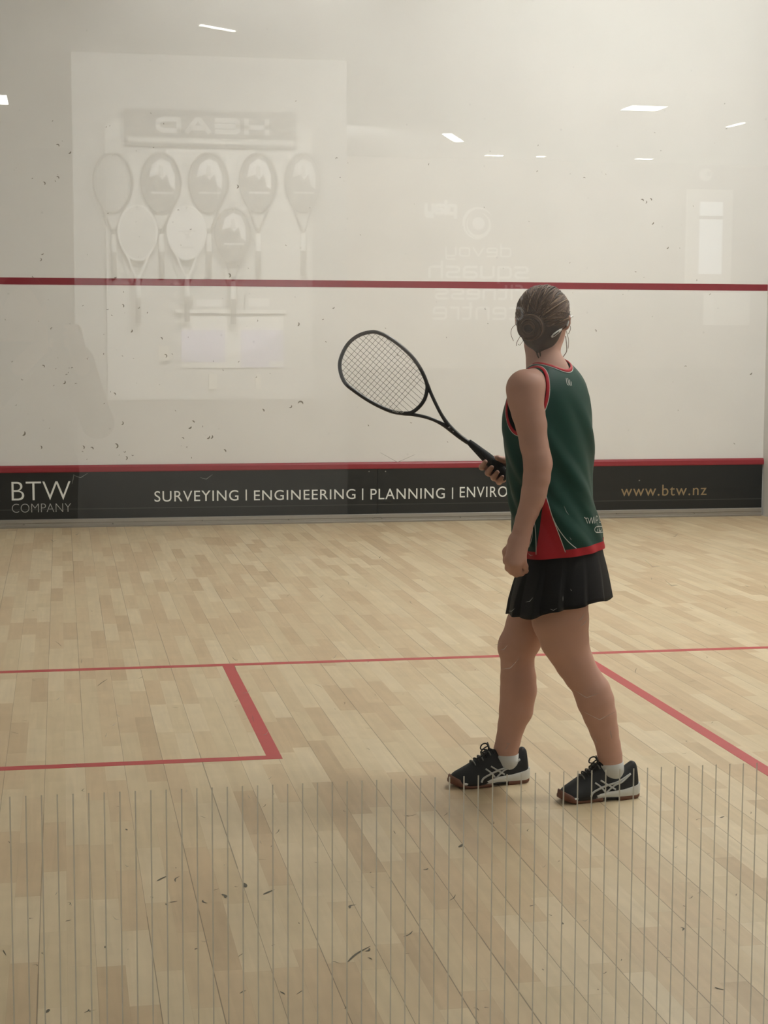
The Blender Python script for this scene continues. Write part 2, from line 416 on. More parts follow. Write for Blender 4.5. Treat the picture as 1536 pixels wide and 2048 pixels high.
# small scratches on the glass
mb = MB()
def scratch(u, v, du, dv, w=.0011):
    a, b, c = [on_plane_y(u+s*du, v+s*dv+(.25*abs(du)*math.sin(math.pi*s)), .0068) for s in (0, .5, 1)]
    ribbon(mb, [a, b, c], [w*.3, w, w*.3], (0, 1, 0))
for q in [(1003, 1338, 36, -22), (1001, 1300, 14, -10), (1156, 1242, 14, -16), (1162, 1252, 15, -18), (1128, 1012, 10, 18), (1052, 1204, 14, -9), (1148, 1380, 50, 6), (1168, 1424, 62, 0), (1220, 1460, 4, 18), (1190, 1478, 3, 8), (1126, 1192, 0, 10), (1141, 1178, 3, 4),
          (146, 950, 30, -4), (148, 948, -4, 20), (400, 955, 25, -6), (760, 905, 70, 4), (980, 1566, 12, 5), (1010, 1556, 14, 6), (505, 1430, 2, 14), (525, 1470, 12, -8), (1330, 1160, 26, 10), (1290, 1120, 30, 12)]: scratch(*q)
for i in range(46): scratch(rng.uniform(20, 1500), rng.uniform(1050, 1900), rng.uniform(-16, 16), rng.uniform(-9, 9), .0009)
mb.build('scratches', SCRATCH, glass, smooth=False)['kind'] = 'stuff'

# floor markings
def fl_line(name, x0, x1, y0, y1):
    return box(name, (x0, y0, 0.0), (x1, y1, .0006), RED_FLOOR, floor)
fl_line('short_line', 0, CW, 4.26, 4.31)
fl_line('half_court_line', 3.175, 3.225, 0.0, 4.26)
for a, b in ((1.6, 1.65), (CW-1.65, CW-1.6)): fl_line('service_box_side', a, b, 2.61, 4.26)
for a, b in ((0, 1.6), (CW-1.6, CW)): fl_line('service_box_front', a, b, 2.61, 2.66)
# rubber scuffs on the floor
mb = MB()
def scuff(u, v, du, dv, w=.006):
    a = on_floor(u-du/2, v-dv/2, .0008); b = on_floor(u+du/2, v+dv/2, .0008); c = (a+b)/2+np.array([rng.normal(0, .004), rng.normal(0, .004), 0])
    ribbon(mb, spline([a, c, b], 4), np.interp(np.linspace(0, 1, 9), [0, .3, .7, 1], [w*.3, w, w*.9, w*.2]), (0, 0, 1))
for q in [(324, 1757, 20, -10, .007), (355, 1758, 9, -11, .004), (347, 1803, 16, -2, .005), (334, 1809, 5, 4, .005), (489, 1770, 5, 9, .012), (538, 1784, 22, -10, .009), (447, 1792, 7, 8, .009), (410, 1803, 9, 6, .004), (706, 1813, 12, -7, .007), (718, 1908, 46, -32, .006), (735, 1899, 8, -6, .006), (486, 1984, 13, -6, .004), (94, 2022, 7, -8, .008), (173, 2022, 9, -7, .004), (922, 1691, 9, -7, .011), (851, 1738, 9, -3, .006), (816, 1868, 18, -12, .004), (1440, 1977, 20, 6, .005), (1363, 1858, 4, 7, .005), (394, 1898, 8, -2, .005), (137, 1841, 12, -3, .004), (211, 1893, 2, 2, .006), (253, 1659, 3, 3, .006), (1126, 1846, 3, 3, .006), (1445, 1634, 8, -3, .007), (302, 1796, 3, 4, .005), (740, 1917, 9, 3, .003), (820, 1630, 26, -3, .003), (565, 1986, 10, 6, .004), (205, 1365, 20, -14, .004), (905, 1795, 12, -12, .003), (1066, 1811, 10, -3, .004), (1370, 1812, 8, 2, .004), (600, 1985, 14, -8, .003)]:
    scuff(*q)
for i in range(120):
    u, v = rng.uniform(0, 1536), 1150+900*rng.uniform(0, 1)**1.2
    scuff(u, v, rng.normal(0, 7), rng.normal(0, 4), .0022)
mb.build('scuff_marks', SCUFF, floor, smooth=False)['kind'] = 'stuff'

# front wall service line and ball marks
HS = 1.7728
box('service_line', (0, FW-.0015, HS), (CW, FW, HS+.05), RED_WALL, w_front)
mb = MB(); BALLM = mat('grey ball mark', (.25, .23, .19), .8); 
def ballmark(u, v, r, a0, arc, w):
    c = on_plane_y(u, v, FW-.001)
    if c[2] < .5 or c[0] < .05 or c[0] > CW-.05: return
    P = [c+np.array([r*math.cos(a0+arc*s), 0, r*math.sin(a0+arc*s)]) for s in np.linspace(0, 1, 6)]
    ribbon(mb, P, np.array([.2, .8, 1, 1, .7, .2])*w, (0, 1, 0))
for (u, v, s) in [(473, 373, 1.), (524, 822, 1.2), (580, 812, 1.), (601, 808, 1.5), (457, 551, 1.1), (230, 552, 1.), (244, 612, 1.), (321, 678, 1.), (330, 712, 1.), (261, 661, 1), (86, 733, .8), (127, 764, 1), (594, 648, 1.2), (45, 866, 1.4), (80, 895, 1.), (165, 895, 1.), (183, 898, 1.), (231, 892, 1.3), (378, 852, 1.4), (385, 845, 1), (415, 873, 1.2), (421, 873, 1.2), (448, 903, 1.1), (466, 919, 1.2), (365, 878, .8), (251, 916, 1.), (1284, 402, 1), (1300, 400, 1), (1291, 404, .8), (1304, 445, 1.), (1334, 494, .9), (115, 292, .9), (138, 303, 1), (115, 356, .8), (87, 367, .9), (243, 846, 1), (228, 789, .9), (1500, 745, 1.2), (1190, 662, .8), (666, 614, .8), (650, 685, .7), (645, 637, .7), (1392, 560, .6), (735, 852, .7), (80, 519, .8), (84, 506, .8)]:
    ballmark(u, v, .013*s, rng.uniform(-2.2, 0), rng.uniform(1.6, 3.2), .0085*s)
for i in range(330):
    u = rng.uniform(0, 1500)**1.0; v = rng.uniform(200, 925)
    if rng.uniform() > (.95 if u < 560 and v > 560 else .35): continue
    s = rng.uniform(.25, .75); ballmark(u, v, .012*s, rng.uniform(0, 6.2), rng.uniform(1.2, 3.), .0070*s)
mb.build('ball_marks', BALLM, w_front, smooth=False)['kind'] = 'stuff'

# tin along the foot of the front wall
TH = .459; TY = FW-.022
tin = empty('tin', (CW/2, TY, 0), 'black tin with red top strip, lettering and metal rail along the front wall', 'tin')
JX = on_plane_y(755, 985, TY)[0]
box('tin_panel', (.004, TY, .065), (JX-.0012, FW, .4085), TINBLK, tin)
box('tin_panel', (JX+.0012, TY, .065), (CW-.012, FW, .4085), TINBLK, tin)
mb = MB(); n_ = 10
rings = []
for xx in (.003, CW-.004):
    rings.append([(xx, FW, .408), (xx, TY-.004, .408), (xx, TY-.007, .414), (xx, TY-.006, .444), (xx, TY+.002, .455), (xx, TY+.012, .459), (xx, FW, .459)])
box_ = mb.loft(rings).build('top_strip', RED_TIN, tin, smooth=False)
mb = MB(); prof = [(FW, .0), (TY-.010, .0), (TY-.012, .012), (TY-.006, .016), (TY-.006, .034), (TY-.010, .038), (TY-.010, .060), (TY-.004, .0648), (FW, .0648)]
mb.loft([[(xx, y, z) for y, z in prof] for xx in (.003, CW-.014)]).build('foot_rail', ALU, tin, smooth=False)
box('groove_strip', (.004, TY-.0012, .1335), (CW-.012, TY, .1385), mat('dark grey trim', (.05, .05, .05), .35), tin)
SCREW = mat('steel screw', (.25, .24, .22), .4, .8)
mb = MB()
for u, v, yy in [(738, 943, TY), (771, 943, TY), (1160+300*.2448, 1027, TY-.0105), (1160+935*.2448, 1026, TY-.0105), (1160+485*.2448, 961, TY), (48, 1049, TY-.0105), (226, 1047, TY-.0105), (405, 1041, TY-.0105), (578, 1039, TY-.0105), (746, 1036, TY-.0105), (764, 1036, TY-.0105), (921, 1034, TY-.0105)]:
    p = on_plane_y(u, v, yy); MB().ball(p, (.006, .002, .006), 6).build('screw', SCREW, tin)
def tin_text(txt, u0, u1, vb0, vb1, vt0, m, sp=1.0, off=0.0):
    o = on_plane_y(u0, vb0, TY-.0012); e = on_plane_y(u1, vb1, TY-.0012); t = on_plane_y(u0, vt0, TY-.0012)
    zb = (o[2]+e[2])/2
    put_text(txt, (o[0], TY-.0012, zb), (e[0]-o[0], 0, 0), (0, 0, t[2]-o[2]), 'lettering', m, tin, sp, off)
tin_text('BTW', 23.5, 141.5, 1001, 1000, 963.5, LETW, 1.0, -.012)
tin_text('COMPANY', 24, 142.5, 1025, 1024, 1007.5, LETS, 1.0, -.02)
tin_text('SURVEYING', 309, 477, 1003.8, 1001, 982.5, LETW, 1.10)
tin_text('ENGINEERING', 508, 711, 1000.2, 998.6, 980, LETW, 1.10)
tin_text('PLANNING', 741, 889.5, 998.6, 997.4, 977.2, LETW, 1.10)
EX1 = 919+ (1018-919)/5.65*10.9
tin_text('ENVIRONMENT', 919.5, EX1, 997.3, 990, 976, LETW, 1.10)
tin_text('www.btw.nz', 1242, 1413, 991.6, 991.2, 969.5, LETG, 1.12)
for u, v0, v1 in ((492.5, 979, 1001), (725.3, 977, 1000), (905, 975, 998)):
    a = on_plane_y(u, v1, TY-.0012); b = on_plane_y(u, v0, TY-.0012)
    box('lettering', (a[0]-.0045, TY-.0013, a[2]), (a[0]+.0045, TY-.0011, b[2]), LETW, tin)
# corner trim at the right wall foot
# court ceiling lights
def light_panel(name, c, sx, sy, m, label, cat, group=None, rot=0., th=.012, rim=.03, fh=.05):
    r = empty(name, c, label, cat, group); c = np.array(c); e1 = np.array([math.cos(rot), math.sin(rot), 0]); e2 = np.array([-math.sin(rot), math.cos(rot), 0])
    def slab(nm, a, b, z0, z1, mm):
        MB().loft([[c+e1*x+e2*y+UPZ*z for x, y in ((-a, -b), (a, -b), (a, b), (-a, b))] for z in (z0, z1)]).build(nm, mm, r, smooth=False)
    slab('frame', sx/2+rim, sy/2+rim, 0, fh, LAMPFR); slab('diffuser', sx/2, sy/2, -th, 0, m)
    return r
UPZ = np.array([0, 0, 1.])
COURT_L = [(5.2, 2.0), (5.2, 4.6), (5.2, 7.0)]
for x, y in COURT_L:
    light_panel('court_light', (x, y, CH-.06), .45, 1.35, LAMP_C, 'long white light panel on the court ceiling', 'light', 'court ceiling light panels')

# ================================================================== LOUNGE BEHIND THE GLASS (seen mirrored)
LX0, LX1, LY, LH = -3.2, 8.6, -12.0, 2.97
st('floor_lounge', (LX0-.2, LY-.2, -.12), (LX1+.2, -.0062, -.0005), CARPET)
st('ceiling_lounge', (LX0-.2, LY-.2, LH), (LX1+.2, -.0062, LH+.12), CEIL)
wb = st('wall_back', (LX0-.2, LY-.2, -.12), (LX1+.2, LY, LH), TAN)
box('lower_panel', (LX0, LY, -.0005), (LX1, LY+.03, 1.12), mat('added dark panel', (.022, .020, .018), .6, noise=.2, nscale=5), wb)  # dark band added so the mirrored lower wall casts little veil
st('wall_lounge_left', (LX0-.2, LY, -.12), (LX0, -.0062, LH), DARKW)
st('wall_lounge_right', (LX1, LY, -.12), (LX1+.2, -.0062, LH), WHITE2)
for a, b in ((LX0, -.0), (CW, LX1)):
    st('wall_beside_glass', (a, -.0062, -.12), (b, .18, LH), WHITE2)
DY = 6.8
pl, pr = mir(148, 500, DY)[0], mir(693, 500, DY)[0]
pw = st('partition_wall', (pl, -DY-.15, -.0005), (pr, -DY, LH), mat('pale grey partition paint', (.225, .224, .214), .7, noise=.03, nscale=2))
box('lower_panel', (pl, -DY, -.0005), (pr, -DY+.045, mir(400, 800, DY)[2]), mat('dark lower panel', (.10, .095, .085), .6, noise=.1, nscale=4), pw)

# ================================================================== PLAYER
SKIN = mat('skin', (.55, .318, .248), .55, spec=.35, noise=.06, nscale=14)
GREEN = mat('green jersey knit', (.0045, .046, .033), .55, spec=.25, noise=.12, nscale=9, bump=.15, bscale=700)
JRED = mat('red jersey knit', (.42, .012, .022), .6, spec=.3, noise=.08, nscale=12)
PIPING = mat('white piping', (.62, .62, .58), .6)
JDARK = mat('dark jersey lining', (.012, .02, .018), .8)
SKIRT = mat('black skirt cloth', (.0035, .0033, .004), .75, spec=.3, noise=.25, nscale=16, bump=.2, bscale=500)
SOCK = mat('white sock knit', (.60, .60, .57), .9, noise=.06, nscale=60, bump=.3, bscale=900)
SHOEB = mat('black shoe mesh', (.009, .010, .011), .5, spec=.4, noise=.3, nscale=60, bump=.25, bscale=1200)
MIDS = mat('white shoe foam', (.68, .69, .67), .55)
GUM = mat('gum rubber', (.16, .060, .032), .5)
STRW = mat('silver shoe stripe', (.50, .51, .50), .4)
LACE = mat('black lace', (.012, .012, .013), .7)
LACEG = mat('grey lace', (.16, .16, .155), .7)
HAIRS = [mat('brown hair', (.074, .037, .021), .55, spec=.3), mat('mid brown hair', (.125, .068, .040), .55, spec=.3), mat('blond hair streak', (.28, .18, .11), .5, spec=.3), mat('dark brown hair', (.036, .018, .011), .55, spec=.3)]
PLASW = mat('white plastic', (.75, .76, .75), .35)
BLKP = mat('black plastic', (.014, .014, .015), .4)
EYEW = mat('eye white', (.75, .74, .72), .3); EYED = mat('brown iris', (.05, .025, .012), .3); LIP = mat('lips', (.42, .17, .14), .5)

player = empty('person', (BASE[0], BASE[1], 0), 'person in green singlet and black pleated skirt, seen from behind, holding a squash racket', 'person')

H_ = .004
G = Field(BASE+np.array([-.37, -.40, .03]), BASE+np.array([.40, .42, 1.60]), H_)
def chain_px(rows, k=.008, k0=None, slant=True):
    """rows: (u, v, half width, t)"""
    P = [at(u, v, t) for u, v, h, t in rows]; r = []
    for i, (u, v, h, t) in enumerate(rows):
        a, b = rows[max(i-1, 0)], rows[min(i+1, len(rows)-1)]
        c = abs(b[1]-a[1])/math.hypot(b[0]-a[0], b[1]-a[1]) if slant else 1.0
        r.append(h*mpp(t)*max(c, .6))
    G.chain(P, r, k, k0); return P, r
# far (right) leg, near (left) leg
hR = on_floor(1052, 1561); tR = on_floor(898, 1573)
hL = on_floor(1271, 1591); tL = on_floor(1119, 1605)
TR = float((hR*.72+tR*.28-BASE)@HF); TL = float((hL*.72+tL*.28-BASE)@HF)
chain_px([(1090, 1130, 52, .07), (1082, 1175, 50, .075), (1071, 1210, 49, TR), (1066, 1224, 49, TR), (1055, 1250, 47, TR), (1042, 1282, 43.5, TR), (1035, 1300, 36.5, TR), (1035, 1330, 33.5, TR), (1036.5, 1355, 36, TR), (1037, 1380, 37, TR), (1032, 1420, 35, TR), (1023, 1450, 28.5, TR), (1016.5, 1480, 25.5, TR), (1012, 1500, 25, TR), (1010, 1525, 23, TR), (1014, 1545, 15, TR)], .006)
G.ell(at(1012, 1292, TR-.01), np.array([.024, .03, .034]), k=.02)
chain_px([(1120, 1130, 56, -.035), (1117, 1175, 58, -.04), (1117, 1205, 59, TL), (1121, 1240, 58, TL), (1129.5, 1280, 51, TL), (1137, 1300, 46.5, TL), (1149, 1325, 44, TL), (1163, 1350, 42, TL), (1173, 1363, 41, TL), (1184, 1382, 41, TL), (1191, 1402, 39.5, TL), (1199.5, 1430, 35, TL), (1208, 1460, 30, TL), (1216, 1490, 25.7, TL), (1219.5, 1510, 25, TL), (1222, 1530, 24, TL), (1224, 1544, 21, TL), (1228, 1560, 15, TL)], .006)
# pelvis, waist, chest
fdir = lambda b: HR*(-math.sin(b))+HF*math.cos(b)     # facing direction when the shoulder axis is (cos b, sin b)
sdir = lambda b: HR*math.cos(b)+HF*math.sin(b)
UP = np.array([0, 0, 1.])
def body_axes(b): return np.stack([sdir(b), fdir(b), UP])
bH, bS = math.radians(80), math.radians(56)
G.ell(at(1120, 1120, .0), (.125, .105, .11), body_axes(bH), k=.03)
G.ell(at(1108, 1000, .0), (.125, .095, .16), body_axes(math.radians(66)), k=.03)
G.ell(at(1099, 860, .0), (.145, .10, .19), body_axes(bS), k=.03)
# shoulders, neck
SHL = at(1051, 780, -.125); SHR = at(1136, 780, .115)
G.cone(at(1098, 765, .0), SHL, .05, .05, .03); G.cone(at(1098, 765, .0), SHR, .05, .05, .03)
G.cone(at(1097, 752, .0), SHL+UP*.012, .042, .038, .02); G.cone(at(1097, 752, .0), SHR+UP*.012, .040, .030, .02)
chain_px([(1099, 765, 48, .0), (1094, 740, 40, .0), (1087, 718, 33.5, .0), (1083, 690, 32, .004), (1086, 650, 32, .01)], .014, .03)
# left arm
AL = [(1051, 778, 37.5, -.130), (1052, 800, 36.5, -.135), (1057, 825, 34.5, -.14), (1063, 850, 32, -.145), (1068.5, 890, 29, -.152), (1074, 915, 28.5, -.157), (1075.5, 930, 28.3, -.158), (1073.5, 955, 27.5, -.16), (1068, 985, 26, -.162), (1064.5, 1000, 24.8, -.163), (1057, 1022, 22.6, -.166), (1050, 1040, 20.6, -.168), (1045, 1060, 19.6, -.170), (1040.5, 1077, 20, -.172)]
chain_px(AL, .006, .02)
G.ell(at(1094, 925, -.155), (.013, .013, .018), k=.012)
# left hand: palm from wrist to knuckles, fingers curled away, thumb on the forward side
def phal(pts, r, k=.004):
    P = [at(*p) for p in pts]; G.chain(P, r, k, .008)
W_ = (1039, 1080, -.172)
KN = [((1017, 1118, -.188), .0125), ((1024, 1126, -.198), .013), ((1035, 1127, -.198), .0125), ((1045, 1119, -.190), .0115)]
for (p, r) in KN: G.cone(at(W_[0]+(p[0]-1031)*.45, W_[1], W_[2]+(p[2]+.19)*.3), at(*p), .018, r, .014)
G.cone(at(1032, 1085, -.175), at(1030, 1112, -.185), .024, .020, .012)
phal([(1017, 1118, -.188), (1016, 1136, -.170), (1026, 1145, -.150), (1035, 1137, -.142)], [.0118, .0100, .0088, .0078])
phal([(1024, 1126, -.198), (1024, 1143, -.178), (1033, 1149, -.154), (1040, 1139, -.144)], [.0122, .0104, .0090, .0080])
phal([(1035, 1127, -.198), (1037, 1143, -.178), (1043, 1147, -.156), (1046, 1136, -.146)], [.0118, .0100, .0088, .0078])
phal([(1045, 1119, -.190), (1051, 1133, -.176), (1052, 1142, -.158), (1049, 1135, -.146)], [.0106, .0088, .0078, .0070])
phal([(1026, 1088, -.160), (1013, 1103, -.150), (1013, 1122, -.148), (1021, 1134, -.144)], [.0150, .0125, .0105, .0088], .006)
# right arm, hidden beyond the body, and the gripping hand
TK = .25
G.chain([SHR, at(1138, 840, .165), at(1128, 925, .19), at(1120, 948, .20)], [.044, .041, .037, .035], .006, .02)
G.chain([at(1123, 948, .195), at(1085, 945, .225), at(1045, 938, .255), at(1024, 936, .272)], [.036, .036, .027, .024], .008)
ga, gb = at(937, 883, TK), at(1016, 953, TK)       # grip axis: neck of the grip to butt
gx = (gb-ga)/np.linalg.norm(gb-ga); gn = np.cross(HF, gx); gn /= np.linalg.norm(gn)
if gn[2] > 0: gn = -gn                              # gn: square to the grip, pointing down-left
GL = np.linalg.norm(gb-ga); gt = HF
def gp(s, n, t): return ga+gx*GL*s+gn*n+gt*t        # along the grip 0..1, down-left, away
G.cone(at(1026, 936, .275), gp(.80, -.002, .036), .024, .024, .014)
G.cone(gp(.62, .012, .036), gp(.95, .012, .036), .017, .017, .012)
G.cone(gp(.62, -.012, .034), gp(.95, -.008, .036), .014, .016, .012)
for s, (rk, ln) in zip((.50, .66, .80, .93), ((.0098, 1.0), (.0102, 1.04), (.0098, 1.0), (.0086, .92))):
    sh = .06
    P = [gp(s+sh, .014, .034), gp(s+sh*.5, .034, .020), gp(s, .033*ln, -.010), gp(s-.02, .012, -.026)]
    G.chain(P, [rk*1.12, rk, rk*.92, rk*.8], .004, .010)
G.chain([gp(.90, -.024, .034), gp(.78, -.030, .018), gp(.72, -.030, -.006), gp(.60, -.022, -.020)], [.0145, .0125, .0108, .0092], .005, .012)
# head
HY = math.radians(17); hr = HR*math.cos(HY)-HF*math.sin(HY); hf = HR*math.sin(HY)+HF*math.cos(HY)
HA = np.stack([hr, hf, UP]); HC = at(1087, 632, .012)
def hd(x, y, z): return HC+hr*x+hf*y+UP*z
G.ell(HC, (.073, .090, .084), HA, k=.02)
G.ell(hd(0, .030, -.058), (.056, .062, .062), HA, k=.03)
G.ell(hd(0, .062, -.098), (.022, .022, .018), HA, k=.025)      # chin
G.ell(hd(0, .074, .02), (.05, .018, .028), HA, k=.02)          # brow
G.chain([hd(0, .088, -.005), hd(0, .100, -.030), hd(0, .106, -.042)], [.0075, .010, .0115], .006, .012)
for sx in (-1, 1):
    G.ell(hd(.011*sx, .096, -.045), (.007, .008, .006), HA, k=.005)
    G.ell(hd(.031*sx, .071, -.030), (.018, .014, .015), HA, k=.015)   # cheek
    G.ell(hd(.030*sx, .089, -.006), (.014, .010, .009), HA, k=.006, cut=True)
    G.chain([hd(.072*sx, -.004, -.036), hd(.079*sx, -.010, -.022), hd(.080*sx, -.012, -.006), hd(.075*sx, -.002, .004)], [.006, .0065, .0065, .005], .004, .006)
    G.ell(hd(.074*sx, -.004, -.018), (.006, .012, .022), HA, k=.006)
V, Q = G.mesh(); body = mesh_obj('body', V, Q, SKIN, player)
sm = body.modifiers.new('smooth', 'SMOOTH'); sm.factor = .5; sm.iterations = 3
for sx in (-1, 1):
    MB().ball(hd(.030*sx, .0765, -.006), .0115, 10).build('eye', EYEW, player); MB().ball(hd(.030*sx, .0845, -.006), .0050, 8).build('iris', EYED, player)
MB().tube([hd(x, .089-.9*x*x*20*.02, -.071+.002*math.cos(x*90)) for x in np.linspace(-.021, .021, 9)], [.0012, .003, .0042, .0048, .0044, .0048, .0042, .003, .0012], 8).build('mouth', LIP, player)

# ---- hair drawn back into a low bun
hair_c, hair_r = hd(0, -.004, .006), np.array([.0785, .096, .0845])
bun_c = HC+hf*(-.098)+hr*(-.016)+UP*(-.034)
HFd = Field(HC-.16, HC+.16, .004)
HFd.ell(hair_c, hair_r, HA, k=0)
HFd.ell(hd(0, -.045, -.055), (.056, .042, .050), HA, k=.03)
HFd.chain([hd(.002, -.066, -.080), hd(-.004, -.058, -.108)], [.022, .005], .01, .02)
# open the face, ears and neck front
sl, X, Y, Z = HFd.sub(HC-.16, HC+.16)
qx = (X-HC[0])*hr[0]+(Y-HC[1])*hr[1]; qy = (X-HC[0])*hf[0]+(Y-HC[1])*hf[1]; qz = Z-HC[2]
face = np.minimum(qy-(.008+np.clip(qz+.02, 0, .09)*.80), .057-qz)       # >0 inside the face opening
HFd.D[sl] = np.maximum(HFd.D[sl], face.astype(np.float32))
HFd.D[sl] = np.maximum(HFd.D[sl], np.minimum(np.minimum(qy+.030, -.030-qz), .08).astype(np.float32))
HFd.ell(bun_c, (.038, .032, .038), HA, k=.010)
V, Q = HFd.mesh(); hair = mesh_obj('hair', V, Q, HAIRS[3], player)
sm = hair.modifiers.new('smooth', 'SMOOTH'); sm.factor = .5; sm.iterations = 4
mb = MB()
def sph(d, off): d = d/np.linalg.norm(d); return hair_c+HA.T@(d*(hair_r+off))
bd = HA@(bun_c-hair_c); bd /= np.linalg.norm(bd)
for i in range(620):
    # start on the hairline: an arc over forehead, temples, and the nape
    if i < 520:
        a = rng.uniform(-1.25, 1.25)*math.pi/2*1.0
        s0 = np.array([math.sin(a)*.98, .62*math.cos(a)*1.0+.12, .78*math.cos(a)**.8 if math.cos(a) > 0 else -.25*abs(math.cos(a))-.05])
        if abs(a) > 1.2: s0[1] = rng.uniform(-.25, .15); s0[2] = rng.uniform(-.30, .15)
    else:
        s0 = np.array([rng.uniform(-.7, .7), -.55, -.95])
    s0 = s0/np.linalg.norm(s0); s0 += rng.normal(0, .03, 3); s0 /= np.linalg.norm(s0)
    e0 = bd+rng.normal(0, .16, 3); e0 /= np.linalg.norm(e0)
    om = math.acos(np.clip(s0@e0, -1, 1)); off = rng.uniform(.0000, .0035)
    P = []
    for s in np.linspace(0, 1, 13):
        d = (math.sin((1-s)*om)*s0+math.sin(s*om)*e0)/math.sin(om)
        d = d+np.array([0, 0, .10*math.sin(math.pi*s)])*(1 if i < 520 else 0); P.append(sph(d, off+.0012*math.sin(3*s+i)))
    c = rng.uniform(); mi = 0 if c < .50 else 1 if c < .84 else 2 if c < .92 else 3
    mb.tube(P, np.interp(np.linspace(0, 1, 13), [0, .15, .85, 1], [.0006, .0017, .0017, .0009])*rng.uniform(.7, 1.3), 5, mi=mi)
# coil of the bun
ba = HA.T@np.array([-.1, -1., -.1]); ba /= np.linalg.norm(ba); b1 = np.cross(ba, UP); b1 /= np.linalg.norm(b1); b2 = np.cross(ba, b1)
for i in range(170):
    R = rng.uniform(.012, .0385); dep = math.sqrt(max(0, .040**2-R*R))*.75+rng.uniform(-.004, .002); ph = rng.uniform(0, 6.3); tl = rng.normal(0, .25)
    P = [bun_c+b1*R*math.cos(ph+s)+b2*R*math.sin(ph+s)+ba*(dep+tl*R*.4*math.sin(s)+.003) for s in np.linspace(0, rng.uniform(1.5, 4.5), 14)]
    c = rng.uniform(); mi = 0 if c < .5 else 1 if c < .85 else 2 if c < .9 else 3
    mb.tube(P, np.interp(np.linspace(0, 1, 14), [0, .2, .8, 1], [.0005, .0018, .0018, .0005]), 5, mi=mi)
def wisp(pts, r=.0009, mi=1): mb.tube(spline([at(*p) for p in pts], 6), r, 5, mi=mi)
wisp([(1131, 672, .03), (1133, 690, .02), (1133, 703, .01), (1126, 714, .0)], .0013)
wisp([(1132, 660, .04), (1137, 680, .03), (1136, 697, .02)]); wisp([(1133, 640, .05), (1141, 655, .05), (1137, 668, .05)])
wisp([(1038, 645, .0), (1025, 655, .0), (1022, 668, .0), (1027, 682, .0)], .0008); wisp([(1042, 670, .0), (1034, 684, .0), (1033, 692, .0)])
wisp([(1047, 680, -.02), (1040, 690, -.02), (1036, 688, -.02)], .0007); wisp([(1072, 690, -.05), (1074, 708, -.05), (1078, 716, -.05)], .0022, 0); wisp([(1078, 690, -.05), (1080, 706, -.05), (1081, 714, -.05)], .002, 0)
mb.build('hair_strand', HAIRS, hair)['kind'] = 'stuff'
# clip and eyewear
cp0 = np.array([at(u, v, -.20) for u, v in spline([(1122, 656), (1111, 664), (1101, 672)], 5)]); cdir = cp0-CAM; cdir /= np.linalg.norm(cdir, axis=1)[:, None]
cp, _ = HFd.march(cp0, cdir, .3, .002); cn = cp[5]-HC; cn /= np.linalg.norm(cn); cp = cp+cn*.003
mb = MB(); mb.tube(cp+cn*.004, np.interp(np.linspace(0, 1, len(cp)), [0, .3, .7, 1], [.003, .006, .0065, .003]), 10, up=cn, flat=.35)
mb.tube(cp[3:-2]+cn*.0062, .0024, 8, up=cn, flat=.3, mi=1); mb.build('hair_clip', [PLASW, BLKP], player)
mb = MB(); 
for sx in (-1, 1):
    mb.tube(spline([hd(.064*sx, .082, -.004), hd(.080*sx, .050, .000), hd(.083*sx, .010, -.002), hd(.080*sx, -.012, -.012), hd(.077*sx, -.022, -.030)], 6), .0032, 8, mi=0)
    mb.tube(spline([hd(.064*sx, .082, .010), hd(.034*sx, .100, .016), hd(.010*sx, .106, .008), hd(.008*sx, .106, -.008), hd(.030*sx, .102, -.026), hd(.062*sx, .084, -.018)], 6, closed=True), .0026, 8, closed=True, mi=0)
mb.tube([hd(-.010, .106, .004), hd(0, .110, .006), hd(.010, .106, .004)], .0024, 8)
mb.build('eyewear', [PLASW, BLKP], player)

# ---- jersey
SH = [  # v, left edge, right edge, depth ratio, shoulder axis angle, t
    (1116, 1030, 1207, .82, 76, .0), (1095, 1029, 1209, .82, 76, .0), (1060, 1025, 1203, .80, 74, .0), (1030, 1022, 1196, .78, 71, .0), (1000, 1018, 1190, .75, 68, .0), (950, 1011, 1188, .70, 62, .0), (900, 1006, 1189, .67, 58, .0),
    (860, 1003, 1189, .66, 56, .0), (825, 1005, 1187, .64, 56, .0), (795, 1011, 1184, .60, 56, .0), (775, 1019, 1179, .57, 56, .0), (760, 1028, 1172, .55, 56, .0), (748, 1038, 1164, .55, 56, .0), (738, 1049, 1155, .56, 56, .0), (730, 1060, 1147, .60, 56, .0), (722, 1070, 1136, .68, 56, .0), (716, 1080, 1124, .8, 56, .0)]
rows = []
for v, l, r, k, b, t in SH:
    c = at((l+r)/2, v, t); Hh = (r-l)/2*mpp(t); b = math.radians(b); a = Hh/math.sqrt(math.cos(b)**2+k*k*math.sin(b)**2)
    rows.append((c[2], (c-BASE)@HR, (c-BASE)@HF, a, a*k, b))
rows = np.array(rows)[np.argsort([r[0] for r in rows])]
J = Field(BASE+np.array([-.30, -.30, .76]), BASE+np.array([.32, .30, 1.40]), .0035)
sl, X, Y, Z = J.sub(J.lo, J.lo+J.h*(J.n-1))
zz = J.ax[2]; I = [np.interp(zz, rows[:, 0], rows[:, i]) for i in range(1, 6)]
for i in range(5):   # soften the station polyline
    kx = np.ones(7)/7; I[i] = np.convolve(np.pad(I[i], 3, mode='edge'), kx, 'valid')
xr = (X-BASE[0])*HR[0]+(Y-BASE[1])*HR[1]-I[0]; xt = (X-BASE[0])*HF[0]+(Y-BASE[1])*HF[1]-I[1]
cb, sb = np.cos(I[4]), np.sin(I[4]); qs = xr*cb+xt*sb; qf = -xr*sb+xt*cb
a_, b_ = I[2], I[3]
e_ = np.sqrt((qs/a_)**2+(qf/b_)**2); ang = np.arctan2(qf/b_, qs/a_)
dj = (e_-1)*np.minimum(a_, b_)
